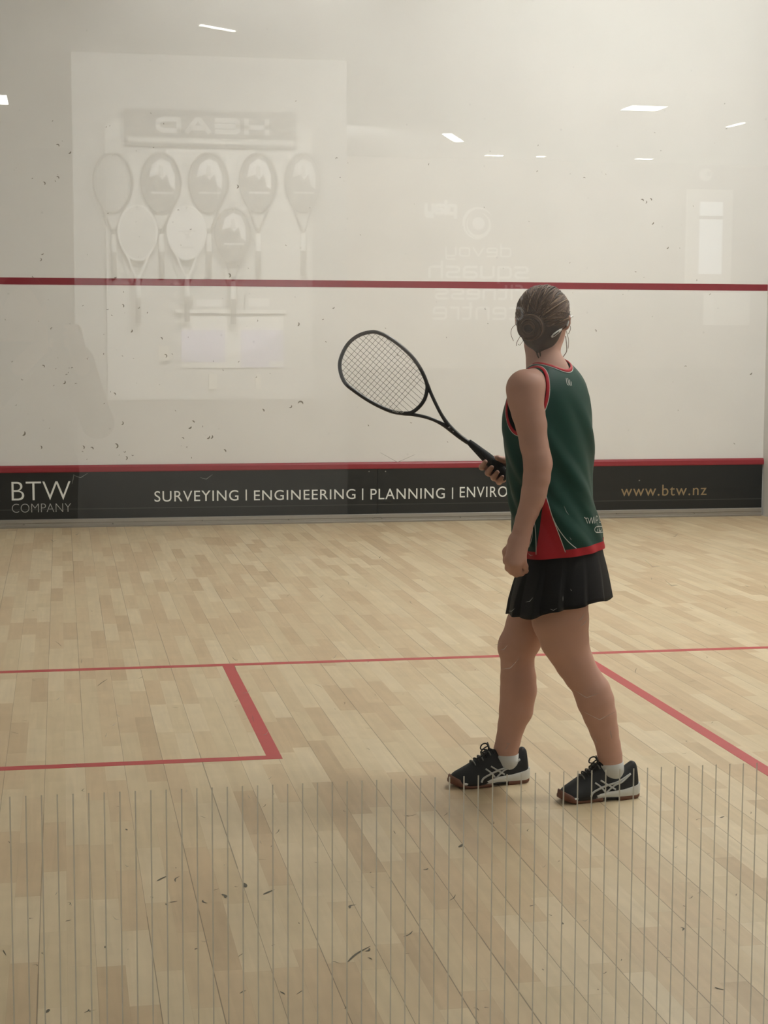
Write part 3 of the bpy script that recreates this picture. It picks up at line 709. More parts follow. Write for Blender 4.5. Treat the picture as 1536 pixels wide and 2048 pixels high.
zr = (Z-.80)/.5
dj = dj-.0075*np.maximum(0, np.sin(ang*5.0+11*zr+.6))**2*np.clip(1.25-zr, 0, 1)-.0030*np.sin(ang*7+3*zr+1)*np.clip(1.1-zr, 0, 1)-.0040*np.sin(ang*4-9*zr)*np.clip(1.0-zr, 0, 1)*np.clip(zr*2+.4, 0, 1)-.0022*np.sin(ang*11+14*zr)*np.clip(1.2-zr, 0, 1)
hem_n = np.array([0, 0, 1.])
hz = lambda x, y: at(1130, 1104, .0)[2]+.030*(((x-BASE[0])*HR[0]+(y-BASE[1])*HR[1])/.17)*.55
dj = np.maximum(dj, hz(X, Y)-Z)
dj = np.maximum(dj, Z-rows[-1, 0])
J.D[:] = dj.astype(np.float32)
JB = Field(J.lo, J.lo+J.h*2, J.h); JB.n, JB.ax = J.n, J.ax; JB.D = J.D.copy()          # before the openings are cut
sa = sdir(bS); fa = fdir(bS)
def armhole(sign, cu, cv, ct, rf, rz, tilt=.0):
    c = at(cu, cv, ct); ax = sa*sign
    u1 = fa*math.cos(tilt)+UP*math.sin(tilt); u2 = -fa*math.sin(tilt)+UP*math.cos(tilt)
    w = np.cross(u1, u2)
    q1 = (X-c[0])*u1[0]+(Y-c[1])*u1[1]+(Z-c[2])*u1[2]; q2 = (X-c[0])*u2[0]+(Y-c[1])*u2[1]+(Z-c[2])*u2[2]
    q3 = (X-c[0])*ax[0]+(Y-c[1])*ax[1]
    d = (np.sqrt((q1/rf)**2+(q2/rz)**2)-1)*min(rf, rz)
    cut = np.maximum(d, -.060-q3)
    J.D[:] = np.maximum(J.D, -cut.astype(np.float32))
    # edge curve on the uncut surface
    th = np.linspace(0, 2*math.pi, 72, endpoint=False)
    P0 = c+ax*.16+np.outer(np.cos(th)*rf, u1)+np.outer(np.sin(th)*rz, u2)
    hit, ok = JB.march(P0, -ax, .30)
    return hit[ok], ok.all()
eL, okL = armhole(-1, 1046, 801, -.14, .062, .099, .06)
eR, okR = armhole(1, 1140, 797, .16, .050, .098, .06)
nc = at(1103, 722, -.016); nax = np.stack([sa, fa, UP])
J.ell(nc, (.062, .072, .046), nax, cut=True)
V, Q = J.mesh(); jersey = mesh_obj('jersey', V, Q, GREEN, player)
sm = jersey.modifiers.new('smooth', 'SMOOTH'); sm.factor = .5; sm.iterations = 2
def jn(P):
    P = np.asarray(P); e = .006
    g = np.stack([JB.val(P+np.eye(3)[i]*e)-JB.val(P-np.eye(3)[i]*e) for i in range(3)], -1); return g/np.linalg.norm(g, axis=-1, keepdims=True)
def smooth_loop(P, n=3):
    for _ in range(n): P = (np.roll(P, 1, 0)+P*2+np.roll(P, -1, 0))/4
    return P
for e in (eL, eR):
    if len(e) > 10:
        e = smooth_loop(e); nn = jn(e)
        MB().tube(e+nn*.001, .0056, 8, closed=True, up=nn, flat=.35).build('armhole_trim', JRED, jersey)
        cen = e.mean(0); out = e-cen; out -= nn*(out*nn).sum(1)[:, None]; out /= np.linalg.norm(out, axis=1)[:, None]
        MB().tube(e+out*.0066+nn*.0008, .0013, 6, closed=True, up=nn, flat=.5).build('piping', PIPING, jersey)
# neck edge: where the ellipsoid meets the jersey, found on each bearing
ring = []
for th in np.linspace(0, 2*math.pi, 64, endpoint=False):
    ph = np.linspace(-1.2, .6, 240); dd = sa*math.cos(th)+fa*math.sin(th)
    P = nc+np.cos(ph)[:, None]*(sa*math.cos(th)*.062+fa*math.sin(th)*.072)+np.sin(ph)[:, None]*UP*.046
    vv = JB.val(P); k = np.where((vv[:-1] < 0) & (vv[1:] >= 0))[0]
    if len(k): ring.append(P[k[-1]])
ring = smooth_loop(np.array(ring), 4); nn = jn(ring)
MB().tube(ring+nn*.0008, .0055, 8, closed=True, up=nn, flat=.4).build('neck_trim', JRED, jersey)
cen = ring.mean(0); out = ring-cen; out -= nn*(out*nn).sum(1)[:, None]; out /= np.linalg.norm(out, axis=1)[:, None]
MB().tube(ring+out*.0065+nn*.0012, .0014, 6, closed=True, up=nn, flat=.5).build('piping', PIPING, jersey)
# things printed on or sewn into the jersey: projected on its surface from outside
vd = np.array([BASE[0]-CAM[0], BASE[1]-CAM[1], 0.]); vd /= np.linalg.norm(vd)
def onj(pts, lift=.0016):
    P = np.array([at(u, v, -.25) for u, v in pts]); d = P-CAM; d /= np.linalg.norm(d, axis=1)[:, None]
    h, ok = JB.march(P, d, .6, .003); n = jn(np.where(np.isnan(h), P, h)); return (h+n*lift)[ok], n[ok]
def patch(name, poly_rows, m):
    """rows of (u0, v0, u1, v1): a quad strip laid on the jersey"""
    g = []
    for (u0, v0, u1, v1) in poly_rows:
        p, _ = onj([(u0+(u1-u0)*s, v0+(v1-v0)*s) for s in np.linspace(0, 1, 14)], .0022)
        if len(p) == 14: g.append(p)
    return MB().loft(g, cap=False).build(name, m, jersey) if False else MB().add(np.concatenate(g), [(i*14+j, i*14+j+1, (i+1)*14+j+1, (i+1)*14+j) for i in range(len(g)-1) for j in range(13)]).build(name, m, jersey)
# side gusset
gus = [(1090, 985, 1091, 985)]
for s in np.linspace(.08, 1, 16):
    v = 985+s*(1108-985); gus.append((1090-s*18-(.0 if s < .5 else 0), v, np.interp(v, [985, 1000, 1030, 1060, 1085, 1108], [1091, 1094, 1104, 1115, 1123.5, 1130]), v-s*4))
patch('side_panel', gus, JRED)
def pipe(pts, w=.0024):
    p, n = onj(spline(pts, 5), .0024)
    if len(p) > 2: ribbon(MB_, p, w, n)
MB_ = MB()
pipe([(1090, 984), (1094, 1000), (1104, 1030), (1115, 1060), (1124, 1084), (1131, 1104)])
pipe([(1104, 1030), (1113, 1050), (1124, 1068), (1137, 1084), (1152, 1097)])
pipe([(1069, 1045), (1072, 1070), (1073, 1109)])
pipe([(1066, 1058), (1064, 1078), (1059, 1094)]); 
MB_.build('piping', PIPING, jersey)
# hem band
th = np.linspace(0, 2*math.pi, 120, endpoint=False); rows_ = []
cj = L(np.interp(.84, rows[:, 0], rows[:, 1]), np.interp(.84, rows[:, 0], rows[:, 2]), 0)
for dz in (.001, .010, .019):
    P0 = np.stack([cj+np.array([math.cos(a), math.sin(a), 0])*.32 for a in th]); P0[:, 2] = 0
    D0 = np.stack([-np.array([math.cos(a), math.sin(a), 0]) for a in th])
    z0 = np.full(len(th), .80)
    for it in range(3):
        P0[:, 2] = z0+dz; hcur, ok = JB.march(P0, D0, .32, .003); z0 = np.where(ok, hz(hcur[:, 0], hcur[:, 1])+.004, z0)
    rows_.append(np.where(ok[:, None], hcur, P0+D0*.17)-D0*.0016)
rows_ = [np.concatenate([rows_[0][:, :2]-0, rows_[0][:, 2:]-.006], 1)]+rows_
MB().loft(rows_, cap=False).build('hem_band', JRED, jersey)
# emblems and lettering on the back
mb = MB()
def mark(pts, w): 
    p, n = onj(spline(pts, 4), .0026)
    if len(p) > 2: ribbon(mb, p, w, n)
for q in ([(1131, 757), (1133, 768), (1136, 771)], [(1134, 757), (1137, 770)], [(1138, 760), (1139, 772)], [(1141, 764), (1142, 772)]): mark(q, .0022)
mb.build('emblem', PIPING, jersey)
mb = MB()
for i, q in enumerate([[(1167, 1035), (1170, 1037), (1174, 1047)], [(1170, 1037), (1174, 1036)], [(1175, 1036), (1178, 1047)], [(1178, 1047), (1181, 1035)], [(1181, 1035), (1184, 1047)], [(1184, 1047), (1186, 1034), (1188, 1047)], [(1190, 1046), (1191, 1033), (1194, 1034), (1194, 1040), (1191, 1041)], [(1197, 1045), (1197, 1032), (1200, 1033), (1200, 1044), (1197, 1045)],
      [(1190, 1054), (1188, 1059), (1190, 1064), (1195, 1064)], [(1191, 1054), (1198, 1053), (1203, 1053)], [(1194, 1058), (1193, 1062)], [(1197, 1057), (1197, 1062), (1200, 1062)], [(1201, 1057), (1202, 1062)], [(1191, 1065), (1198, 1065), (1205, 1064)]]): mark(q, .0022)
mb.build('lettering', PIPING, jersey)

# ---- pleated skirt
mb = MB(); NP = 264; npl = 13
SK = [(1085, 1042, 1203), (1110, 1041, 1207), (1135, 1034, 1212), (1160, 1025, 1216), (1185, 1017, 1219), (1212, 1012, 1222)]
rings = []
for i, (v, l, r) in enumerate(SK):
    c = at((l+r)/2, v, .0); Hh = (r-l)/2*mpp(0); b = math.radians(78); k = .78
    a = Hh/math.sqrt(math.cos(b)**2+k*k*math.sin(b)**2); s = i/(len(SK)-1); ring = []
    for j in range(NP):
        th = 2*math.pi*j/NP; ph = (th*npl/(2*math.pi)) % 1.0
        saw = (ph/.8 if ph < .8 else (1-ph)/.2)
        wob = .004*math.sin(th*5+1)+.006*math.sin(th*3+.5)
        m = 1+(s**1.3)*(.10*(saw-.5)*(1+.5*math.sin(th*2.3+1))+wob*2.2)
        p = c+sdir(b)*(a*m*math.cos(th))+fdir(b)*(a*k*m*math.sin(th))
        rr = (p-BASE)@HR; p = p+UP*(rr*.17*s+.006*s*math.sin(th*npl/2.0)*.5+.012*s*max(0, math.sin(th*2+.6)))
        ring.append(p)
    rings.append(ring)
fine = [np.array(rings[0])]
for i in range(len(rings)-1):
    A, B = np.array(rings[i]), np.array(rings[i+1])
    for s in (.33, .67, 1.): fine.append(A+(B-A)*s)
sk = mb.loft(fine, cap=False).build('skirt', SKIRT, player)
so = sk.modifiers.new('thick', 'SOLIDIFY'); so.thickness = .002; so.offset = -1
mb = MB().tube([at(1118, 1100, 0), at(1118, 1165, 0)], [.125, .125], 24); 

# ---- shoes
def shoe(name, toe, heel, side, LB):
    """toe, heel: floor points; side: +1 when the side facing the viewer is the shoe's -x side"""
    toe, heel = np.array(toe), np.array(heel); ax = toe-heel; ln = np.linalg.norm(ax[:2]); yv = np.array([ax[0], ax[1], 0])/ln; xv = np.array([yv[1], -yv[0], 0])
    def W(x, l, z): return heel+xv*x+yv*(l*ln/.25)+UP*z
    root = bpy.data.objects.new('shoe', None); COL.objects.link(root); root.matrix_world = Matrix.Translation(Vector((heel+toe)/2)); par(root, player)
    if LB: root['label'] = LB
    ST = [(-.001, .018, .030, .080), (.004, .027, .026, .108), (.014, .032, .024, .113), (.028, .034, .023, .104), (.045, .0380, .022, .093), (.062, .0395, .021, .091), (.080, .0395, .020, .098), (.096, .0390, .019, .108), (.112, .039, .018, .113), (.124, .0405, .017, .112), (.140, .043, .016, .102), (.160, .0455, .015, .089), (.180, .047, .014, .077), (.200, .0465, .014, .065), (.216, .043, .014, .056), (.230, .036, .016, .049), (.240, .026, .018, .042), (.246, .014, .022, .034)]
    ls = np.array([s[0] for s in ST]); 
    li = np.linspace(-.001, .246, 60)
    def prof(l): 
        return [np.interp(l, ls, [s[i] for s in ST]) for i in (1, 2, 3)]
    def asym(l): return .008*math.sin(max(0, min(1, (l-.08)/.16))*math.pi*.9)*(-side)*-1
    def sec(l, z, sgn):
        w, z0, z1 = prof(l); q = np.clip((z-z0)/max(z1-z0, 1e-4), 0, 1); top = np.interp(l, [0, .1, .16, .246], [.55, .42, .3, .3])
        return sgn*w*(1-(1-top)*q**2.2)*max(0., 1-q**7)**.5*1.0
    rings = []
    for l in li:
        w, z0, z1 = prof(l); ring = []
        for a in np.linspace(0, math.pi, 17):
            c, s_ = math.cos(a), math.sin(a); q = abs(s_)**.75; top = np.interp(l, [0, .1, .16, .246], [.62, .5, .42, .45])
            x = np.sign(c)*abs(c)**.55*w*(1-(1-top)*q**2.0); ring.append(W(x+asym(l), l, z0+(z1-z0)*q))
        ring += [W(x+asym(l), l, z0-.004) for x in np.linspace(-w*.95, w*.95, 6)]
        rings.append(ring)
    up = MB().loft(rings).build('upper', SHOEB, root)
    # sole layers
    def slab(nm, m, zb, zt, grow, l0=-.006, l1=.252):
        rg = []
        for l in np.linspace(l0, l1, 50):
            lc = np.clip(l, .0, .246); w = prof(lc)[0]
            e = min(1., max(.02, (l-l0)/.016))**.5*min(1., max(.02, (l1-l)/.03))**.5
            w = max(w, .0)+grow; w = min(w, np.interp(l, [l0, 0, .02, .22, l1-.012, l1], [.018, .030, .040, .045, .030, .012])) if True else w
            a, b = zb(l), zt(l); rg.append([W(asym(lc)+x, l, z) for x, z in ((-w*.93, a), (-w, a+(b-a)*.3), (-w, a+(b-a)*.8), (-w*.96, b), (w*.96, b), (w, a+(b-a)*.8), (w, a+(b-a)*.3), (w*.93, a))])
        return MB().loft(rg).build(nm, m, root, angle=50)
    spring = lambda l: max(0, (l-.19)/.06)**2*.014+max(0, (.02-l)/.03)**2*.006
    mz0 = lambda l: spring(l)+np.interp(l, [0, .06, .11, .16, .25], [.010, .012, .014, .009, .010])
    mz1 = lambda l: np.interp(l, [-.01, .02, .06, .10, .14, .19, .235, .252], [.048, .040, .034, .031, .024, .019, .022, .030])
    slab('midsole', MIDS, mz0, mz1, .0030, l1=.222)
    slab('outsole', GUM, lambda l: spring(l), lambda l: mz0(l)+.0008, .003, l0=.125, l1=.253)
    slab('outsole', GUM, lambda l: spring(l), lambda l: mz0(l)+.0008, .002, l0=-.004, l1=.072)
    slab('shank', BLKP, lambda l: .006, lambda l: mz0(l)+.0005, -.002, l0=.066, l1=.130)
    # gum toe bumper
    rg = []
    for l in np.linspace(.210, .254, 14):
        w = np.interp(l, [.210, .232, .242, .249, .254], [.0465, .037, .028, .017, .004]); zt = np.interp(l, [.210, .225, .245, .254], [.014, .028, .038, .030]); zb = spring(l)+.002
        rg.append([W(asym(.235)+x, l, z) for x, z in ((-w, zb), (-w*1.02, (zb+zt)/2), (-w*.9, zt), (w*.9, zt), (w*1.02, (zb+zt)/2), (w, zb))])
    MB().loft(rg).build('toe_bumper', GUM, root)
    # crossing stripes on both sides
    mb = MB()
    def stripe(pts, w, sg):
        P = []
        for (l, z) in spline(pts, 5):
            w_, z0, z1 = prof(l); q = np.clip((z-z0)/(z1-z0), 0, .97); s_ = q**(1/.75); c = math.sqrt(max(0, 1-s_*s_)); top = np.interp(l, [0, .1, .16, .246], [.62, .5, .42, .45])
            x = sg*(abs(c)**.55*w_*(1-(1-top)*q**2.0)+.0014); P.append(W(x+asym(l), l, z))
        P = np.array(P); mb.tube(P, w/2, 6, up=np.array(xv)*sg, flat=.25)
    for sg in (-1, 1):
        stripe([(.165, .020), (.158, .032), (.135, .042), (.110, .050), (.070, .060), (.030, .078)], .007, sg)
        stripe([(.118, .024), (.105, .036), (.085, .050), (.060, .058), (.030, .078)], .006, sg)
        stripe([(.148, .060), (.135, .050), (.122, .036), (.118, .030)], .0055, sg)
        stripe([(.130, .066), (.118, .058), (.100, .046), (.085, .036)], .0055, sg)
    mb.build('side_stripe', STRW, root)
    # laces: rungs and a bow
    mb = MB()
    for k, l in enumerate(np.linspace(.118, .178, 6)):
        w_, z0, z1 = prof(l); mb.tube(spline([W(asym(l)-.020, l-.004, z1-.010), W(asym(l)-.010, l, z1+.0005), W(asym(l)+.010, l+.004, z1+.0005), W(asym(l)+.020, l, z1-.010)], 4), .0024, 6, mi=k % 2)
    T0 = lambda x, l, z: W(asym(.12)+x, l, z)
    mb.tube(spline([T0(0, .124, .114), T0(-.014, .134, .126), T0(-.020, .150, .120), T0(-.016, .156, .108), T0(-.004, .130, .112)], 6), .0022, 6)
    mb.tube(spline([T0(0, .124, .114), T0(.014, .128, .128), T0(.020, .140, .124), T0(.014, .146, .112), T0(.002, .130, .112)], 6), .0022, 6)
    mb.tube(spline([T0(0, .126, .114), T0(-.020, .140, .108), T0(-.026, .160, .096), T0(-.022, .170, .090)], 6), .0022, 6, mi=0)
    mb.tube(spline([T0(0, .122, .114), T0(.01, .122, .124), T0(.016, .124, .132)], 6), .0022, 6, mi=1)
    mb.build('laces', [LACE, LACEG], root)
    return root, W
shR, WR = shoe('shoe', tR, hR, -1, 'far black shoe with dull silver stripes'); shL, WL = shoe('shoe', tL, hL, 1, 'near black shoe with bright silver stripes')
def sock(rows):
    P = [at(*p[:2], p[3]) for p in rows]; MB().tube(P, [p[2]*mpp(p[3]) for p in rows], 24).build('sock', SOCK, player)
sock([(1016, 1556, 14, TR), (1014, 1538, 20, TR), (1012, 1527, 26, TR), (1010.8, 1508, 27.2, TR), (1010.8, 1506, 24, TR)])
sock([(1228, 1574, 14, TL), (1226, 1556, 20, TL), (1223, 1545, 26, TL), (1220.5, 1526, 27.2, TL), (1220.3, 1524, 24, TL)])

# ================================================================== PLAYER'S RACKET
RBLK = mat('black racket frame', (.010, .010, .011), .35, spec=.5); STRG = mat('grey racket string', (.10, .105, .09), .6); GRIPM = mat('black racket grip', (.012, .013, .014), .75, bump=.4, bscale=300); RLOGO = mat('pale racket print', (.55, .54, .50), .5)
rk = empty('squash_racket', at(990, 930, TK), 'black squash racket held in the player\'s right hand, head raised to the left', 'racket')
def z6(x, y): return at(660+x/6.98, 640+y/6.98, TK)
def z4(x, y): return at(660+x/3.84, 640+y/3.84, TK)
hoop = spline([z6(*p) for p in [(590,166),(430,203),(292,292),(195,425),(138,590),(150,740),(212,880),(335,985),(520,1112),(700,1210),(870,1280),(1010,1302),(1135,1292),(1245,1212),(1318,1110),(1350,1000),(1352,890),(1285,722),(1185,562),(1065,432),(925,315),(800,232),(700,186)]], 6, closed=True)
fr = MB().tube(hoop, .0062, 10, closed=True, up=HF, flat=1.45)
fr.tube(spline([z6(930, 1292), z6(1040, 1312), z6(1140, 1318), z4(720, 742), z4(800, 768), z4(868, 803), z4(925, 843), z4(990, 893), z4(1062, 943)], 5), np.interp(np.linspace(0, 1, 41), [0, .5, .75, 1], [.0055, .0056, .0075, .0075]), 10, up=HF, flat=1.35)
fr.tube(spline([z6(1300, 760), z6(1362, 900), z4(775, 562), z4(812, 642), z4(850, 716), z4(892, 782), z4(930, 830), z4(990, 887), z4(1062, 941)], 5), np.interp(np.linspace(0, 1, 41), [0, .5, .75, 1], [.0055, .0056, .0075, .0075]), 10, up=HF, flat=1.35)
fr.build('frame', RBLK, rk)
gr_r = np.interp(np.linspace(0, 1, 16), [0, .05, .3, .5, .9, .93, 1], [.0085, .0105, .0150, .0185, .0175, .0195, .0190])
MB().tube([ga+(gb-ga)*s for s in np.linspace(0, 1, 16)], gr_r, 14, up=HF, flat=.9).build('grip', GRIPM, rk)
# strings clipped to the hoop
ax1 = z6(1240, 1140)-z6(330, 330); ax1 /= np.linalg.norm(ax1); ax2 = np.cross(HF, ax1); ax2 /= np.linalg.norm(ax2); hc = hoop.mean(0)
A = (hoop-hc)@ax1; B = (hoop-hc)@ax2; mb = MB()
def clip(p, q, c):     # chord of the outline at p = c, along q
    xs = []
    for i in range(len(p)):
        j = (i+1) % len(p)
        if (p[i]-c)*(p[j]-c) < 0: xs.append(q[i]+(q[j]-q[i])*(c-p[i])/(p[j]-p[i]))
    return (min(xs), max(xs)) if len(xs) >= 2 else None
for i, c in enumerate(np.linspace(B.min()+.012, B.max()-.012, 14)):
    r = clip(B, A, c)
    if r: mb.tube([hc+ax2*c+ax1*(r[0]+(r[1]-r[0])*s)+HF*.0006*math.sin(s*40+i*3.14) for s in np.linspace(0, 1, 14)], .00062, 5)
for i, c in enumerate(np.linspace(A.min()+.030, A.max()-.055, 17)):
    r = clip(A, B, c)
    if r: mb.tube([hc+ax1*c+ax2*(r[0]+(r[1]-r[0])*s) for s in np.linspace(0, 1, 6)], .00062, 5)
mb.build('strings', STRG, rk)
for q in ([(870, 1268), (905, 1280), (950, 1290)], [(925, 1265), (945, 1250), (965, 1262), (962, 1280), (940, 1285), (925, 1268)], [(985, 1285), (1000, 1296), (1035, 1275)]): ribbon(MB(), spline([z6(*p)-HF*.0105 for p in q], 4), .0022, HF).build('frame_print', RLOGO, rk, smooth=False)
for q in ([(915, 815), (922, 825)], [(905, 822), (918, 828)], [(940, 850), (950, 858)]): ribbon(MB(), [z4(*p)-HF*.0115 for p in q], .002, HF).build('frame_print', RLOGO, rk, smooth=False)

# ================================================================== THINGS IN THE LOUNGE (mirrored in the glass)
PANELW = mat('white slatwall panel', (.86, .85, .80), .5, noise=.02, nscale=5)
PANELG = mat('pale display back panel', (.36, .356, .336), .6, noise=.02, nscale=5)
SIGND = mat('dark sign board', (.022, .022, .021), .6); SIGNL = mat('white sign letters', (.9, .9, .88), .5)
RGREY = mat('dark racket', (.05, .048, .043), .5); COVD = mat('dark racket cover', (.085, .082, .073), .6); COVW = mat('white racket cover print', (.86, .86, .84), .5)
COVM = mat('grey racket cover print', (.38, .375, .35), .6); GRIPW = mat('white grip sleeve', (.85, .85, .82), .6); GRIPD = mat('dark grip', (.17, .16, .14), .7)
LILAC = mat('lilac box card', (.52, .49, .66), .6); CREAM = mat('cream card', (.72, .68, .58), .6)
k6 = (6.8+3.02)/FPX     # metres per measured unit on the display wall
def dpt(u, v, out=0.0):
    p = mir(u, v, DY-out); return p
def dbox(name, u0, v0, u1, v1, y0, y1, m, parent=None):
    a = mir(u0, v1, DY-y1); b = mir(u1, v0, DY-y1)
    return box(name, (a[0], -DY+y0, a[2]), (b[0], -DY+y1, b[2]), m, parent, bevel=.002)
# display panel and header sign
dp = tag(dbox('slatwall', 216, 250, 626, 800, .001, .035, PANELG), 'pale slatted display panel fixed to the lounge partition, mirrored faintly in the glass', 'slatwall')
SLATM = mat('grey slat edge', (.42, .415, .39), .5)
for v in range(340, 800, 38): dbox('slat', 216, v, 626, v+1.4, .035, .038, SLATM, dp)
hs = empty('header_sign', dpt(421, 293), 'dark header sign with HEAD lettering above the mirrored racket display', 'sign')
dbox('board', 250, 226, 592, 291, .036, .085, SIGND, hs); dbox('board_stripe', 256, 281, 588, 283.5, .0852, .087, COVM, hs)
def strokes(name, lines, o, ex, ez, w, m, parent, nrm=(0, 1, 0)):
    mb = MB(); o, ex, ez = map(np.asarray, (o, ex, ez))
    for ln in lines:
        P = np.array([o+ex*x+ez*z for x, z in ln]); e = P[1]-P[0]; e = e/np.linalg.norm(e); f = P[-1]-P[-2]; f = f/np.linalg.norm(f)
        Q = [P[0]-e*w*.5]
        for i in range(1, len(P)-1):
            a, b = P[i]-P[i-1], P[i+1]-P[i]; la, lb = np.linalg.norm(a), np.linalg.norm(b); q = min(w*.45, la*.4, lb*.4)
            Q += [P[i]-a/la*q, P[i], P[i]+b/lb*q]
        Q.append(P[-1]+f*w*.5); ribbon(mb, Q, w, nrm)
    return mb.build(name, m, parent, smooth=False)
def word(name, txt, GL_, u_start, u_end, vb, vx, Y, w, m, parent):
    """lettering on the plane y=-Y, reading from u_start (its first letter) to u_end, baseline vb, x-height top vx"""
    adv = lambda ch: {'i': .0, 'l': .0, 'f': .7, 't': .7, 'r': .6}.get(ch, 1.0)
    tot = sum(adv(c) for c in txt)+.42*(len(txt)-1); x = 0; lines = []
    for ch in txt:
        for ln in GL_[ch]: lines.append([((x+px*(adv(ch) if adv(ch) == 1.0 else 1))/tot, pz) for px, pz in ln])
        x += adv(ch)+.42
    a = mir(u_start, vb, Y); b = mir(u_end, vb, Y); c = mir(u_start, vx, Y)
    return strokes(name, lines, a, (b[0]-a[0], 0, 0), (0, 0, c[2]-a[2]), w, m, parent)
# HEAD
HG = {'H': [[(0, 0), (0, 1)], [(1, 0), (1, 1)], [(0, .45), (1, .45)]], 'E': [[(1, 1), (.12, 1), (0, .88), (0, .12), (.12, 0), (1, 0)], [(0, .5), (1, .5)]], 'A': [[(0, 0), (.42, 1), (.58, 1), (1, 0)], [(.22, .28), (.8, .28)]], 'D': [[(0, 0), (0, 1), (.75, 1), (1, .78), (1, .22), (.75, 0), (0, 0)]]}
word('lettering', 'HEAD', HG, 534, 316, 266, 243, DY-.088, .026, SIGNL, hs)
# rackets hanging on the display
def wall_racket(u, v, wpx, hpx, kind, label, out=.066):
    """u, v: centre of the head as mirrored; wpx, hpx: head size; kind: how its face looks"""
    c = mir(u, v, DY-out); w, h = wpx*k6/2, hpx*k6/2
    r = empty('display_racket', c, label, 'racket', 'rackets hanging on the lounge display')
    th = np.linspace(0, 2*math.pi, 48, endpoint=False)
    E = np.array([[c[0]+w*math.sin(a)*(1-.10*(math.cos(a) < 0)*abs(math.cos(a))), c[1], c[2]+h*math.cos(a)] for a in th])
    MB().tube([(c[0], -DY+.0385, c[2]+h-.012), (c[0], c[1]+.02, c[2]+h-.012), (c[0], c[1]+.028, c[2]+h-.002)], .004, 6).build('hook', ALU, r)
    FM = GRIPW if kind in ('white', 'plainwhite') else RGREY
    mb = MB().tube(E, .007, 8, closed=True)
    zb = c[2]-h
    for s in (-1, 1): mb.tube(spline([(c[0]+s*w*.62, c[1], zb+h*.32), (c[0]+s*w*.40, c[1], zb-h*.10), (c[0]+s*.010, c[1], zb-h*.62)], 5), .006, 8)
    mb.tube([(c[0], c[1], zb-h*.55), (c[0], c[1], zb-h*.75)], .009, 8); mb.build('frame', FM, r)
    gz = zb-h*.72
    MB().tube([(c[0], c[1], gz), (c[0], c[1], gz-.10)], [.013, .018], 10).build('grip_sleeve', GRIPW, r)
    MB().tube([(c[0], c[1], gz-.10), (c[0], c[1], gz-.11), (c[0], c[1], gz-.24)], [.016, .015, .016], 10).build('grip', GRIPD, r)
    def disc(nm, m, off, f=.95, z0=-1., z1=1.):
        pts = [(c[0]+w*f*math.sin(a), c[1]+off, c[2]+h*f*min(max(math.cos(a), z0), z1)) for a in th]
        return MB().loft([[(x, y-.002, z) for x, y, z in pts], pts]).build(nm, m, r, smooth=False)
    if kind == 'open':
        mb = MB()
        for s in np.linspace(-.8, .8, 9): q = math.sqrt(1-s*s)*.97; mb.tube([(c[0]+w*s, c[1], c[2]-h*q), (c[0]+w*s, c[1], c[2]+h*q)], .0012, 5)
        for s in np.linspace(-.85, .85, 13): q = math.sqrt(1-s*s)*.97; mb.tube([(c[0]-w*q, c[1], c[2]+h*s), (c[0]+w*q, c[1], c[2]+h*s)], .0012, 5)
        mb.build('strings', COVM, r)
    elif kind == 'peak':
        disc('cover', COVD, .004)
        # white sky with a grey peak printed on the cover
        MB().add([(c[0]+w*a, c[1]+.0066, c[2]+h*b) for a, b in ((-.62, .18), (-.45, .62), (0, .82), (.45, .70), (.70, .30), (.70, -.22), (.45, -.10), (.30, .30), (.05, .10), (-.15, .28))], [(0, 1, 2, 9), (2, 3, 7, 8), (3, 4, 6, 7), (4, 5, 6), (2, 8, 9)]).build('cover_print', COVW, r, smooth=False)
        MB().add([(c[0]+w*a, c[1]+.0070, c[2]+h*b) for a, b in ((-.10, .60), (.10, .56), (.14, .24), (-.14, .22))], [(0, 1, 2, 3)]).build('cover_print', COVM, r, smooth=False)
        MB().add([(c[0]+w*a, c[1]+.0066, c[2]+h*b) for a, b in ((-.52, -.30), (.62, -.30), (.62, -.37), (-.52, -.37))], [(0, 1, 2, 3)]).build('cover_print', COVW, r, smooth=False)
    else:
        disc('cover', COVW if kind == 'white' else PANELG, .004)
        for ln in ([(-.4, .05), (.45, .08)], [(-.12, .0), (.15, -.18)], [(.15, .05), (.0, -.2)], [(-.25, -.55), (.3, -.55)]): strokes('cover_print', [ln], (c[0], c[1]+.0066, c[2]), (w, 0, 0), (0, 0, h), .010, COVM, r)
    return r
TOPL = ['uncovered grey racket ending the top row of the mirrored display', 'covered racket under the D of the mirrored header sign', 'covered racket under the middle letters of the mirrored header sign', 'covered racket under the H of the mirrored header sign', 'covered racket at the far end of the top row, past the header lettering']
for (u, w_, kd), lb in zip([(226, 74, 'open'), (322, 76, 'peak'), (417, 76, 'peak'), (516, 72, 'peak'), (606, 70, 'peak')], TOPL): wall_racket(u, 366, w_, 114, kd, lb)
for (u, v, w_, h_, kd), lb in zip([(275, 466, 74, 104, 'plainwhite'), (373, 466, 74, 102, 'white'), (466, 470, 70, 104, 'peak')], ['pale faced racket in the lower row, below the uncovered racket of the mirrored display', 'racket with bright white oval face in the lower row of the mirrored display', 'racket with dark printed cover in the lower row of the mirrored display']): wall_racket(u, v, w_, h_, kd, lb, .125)
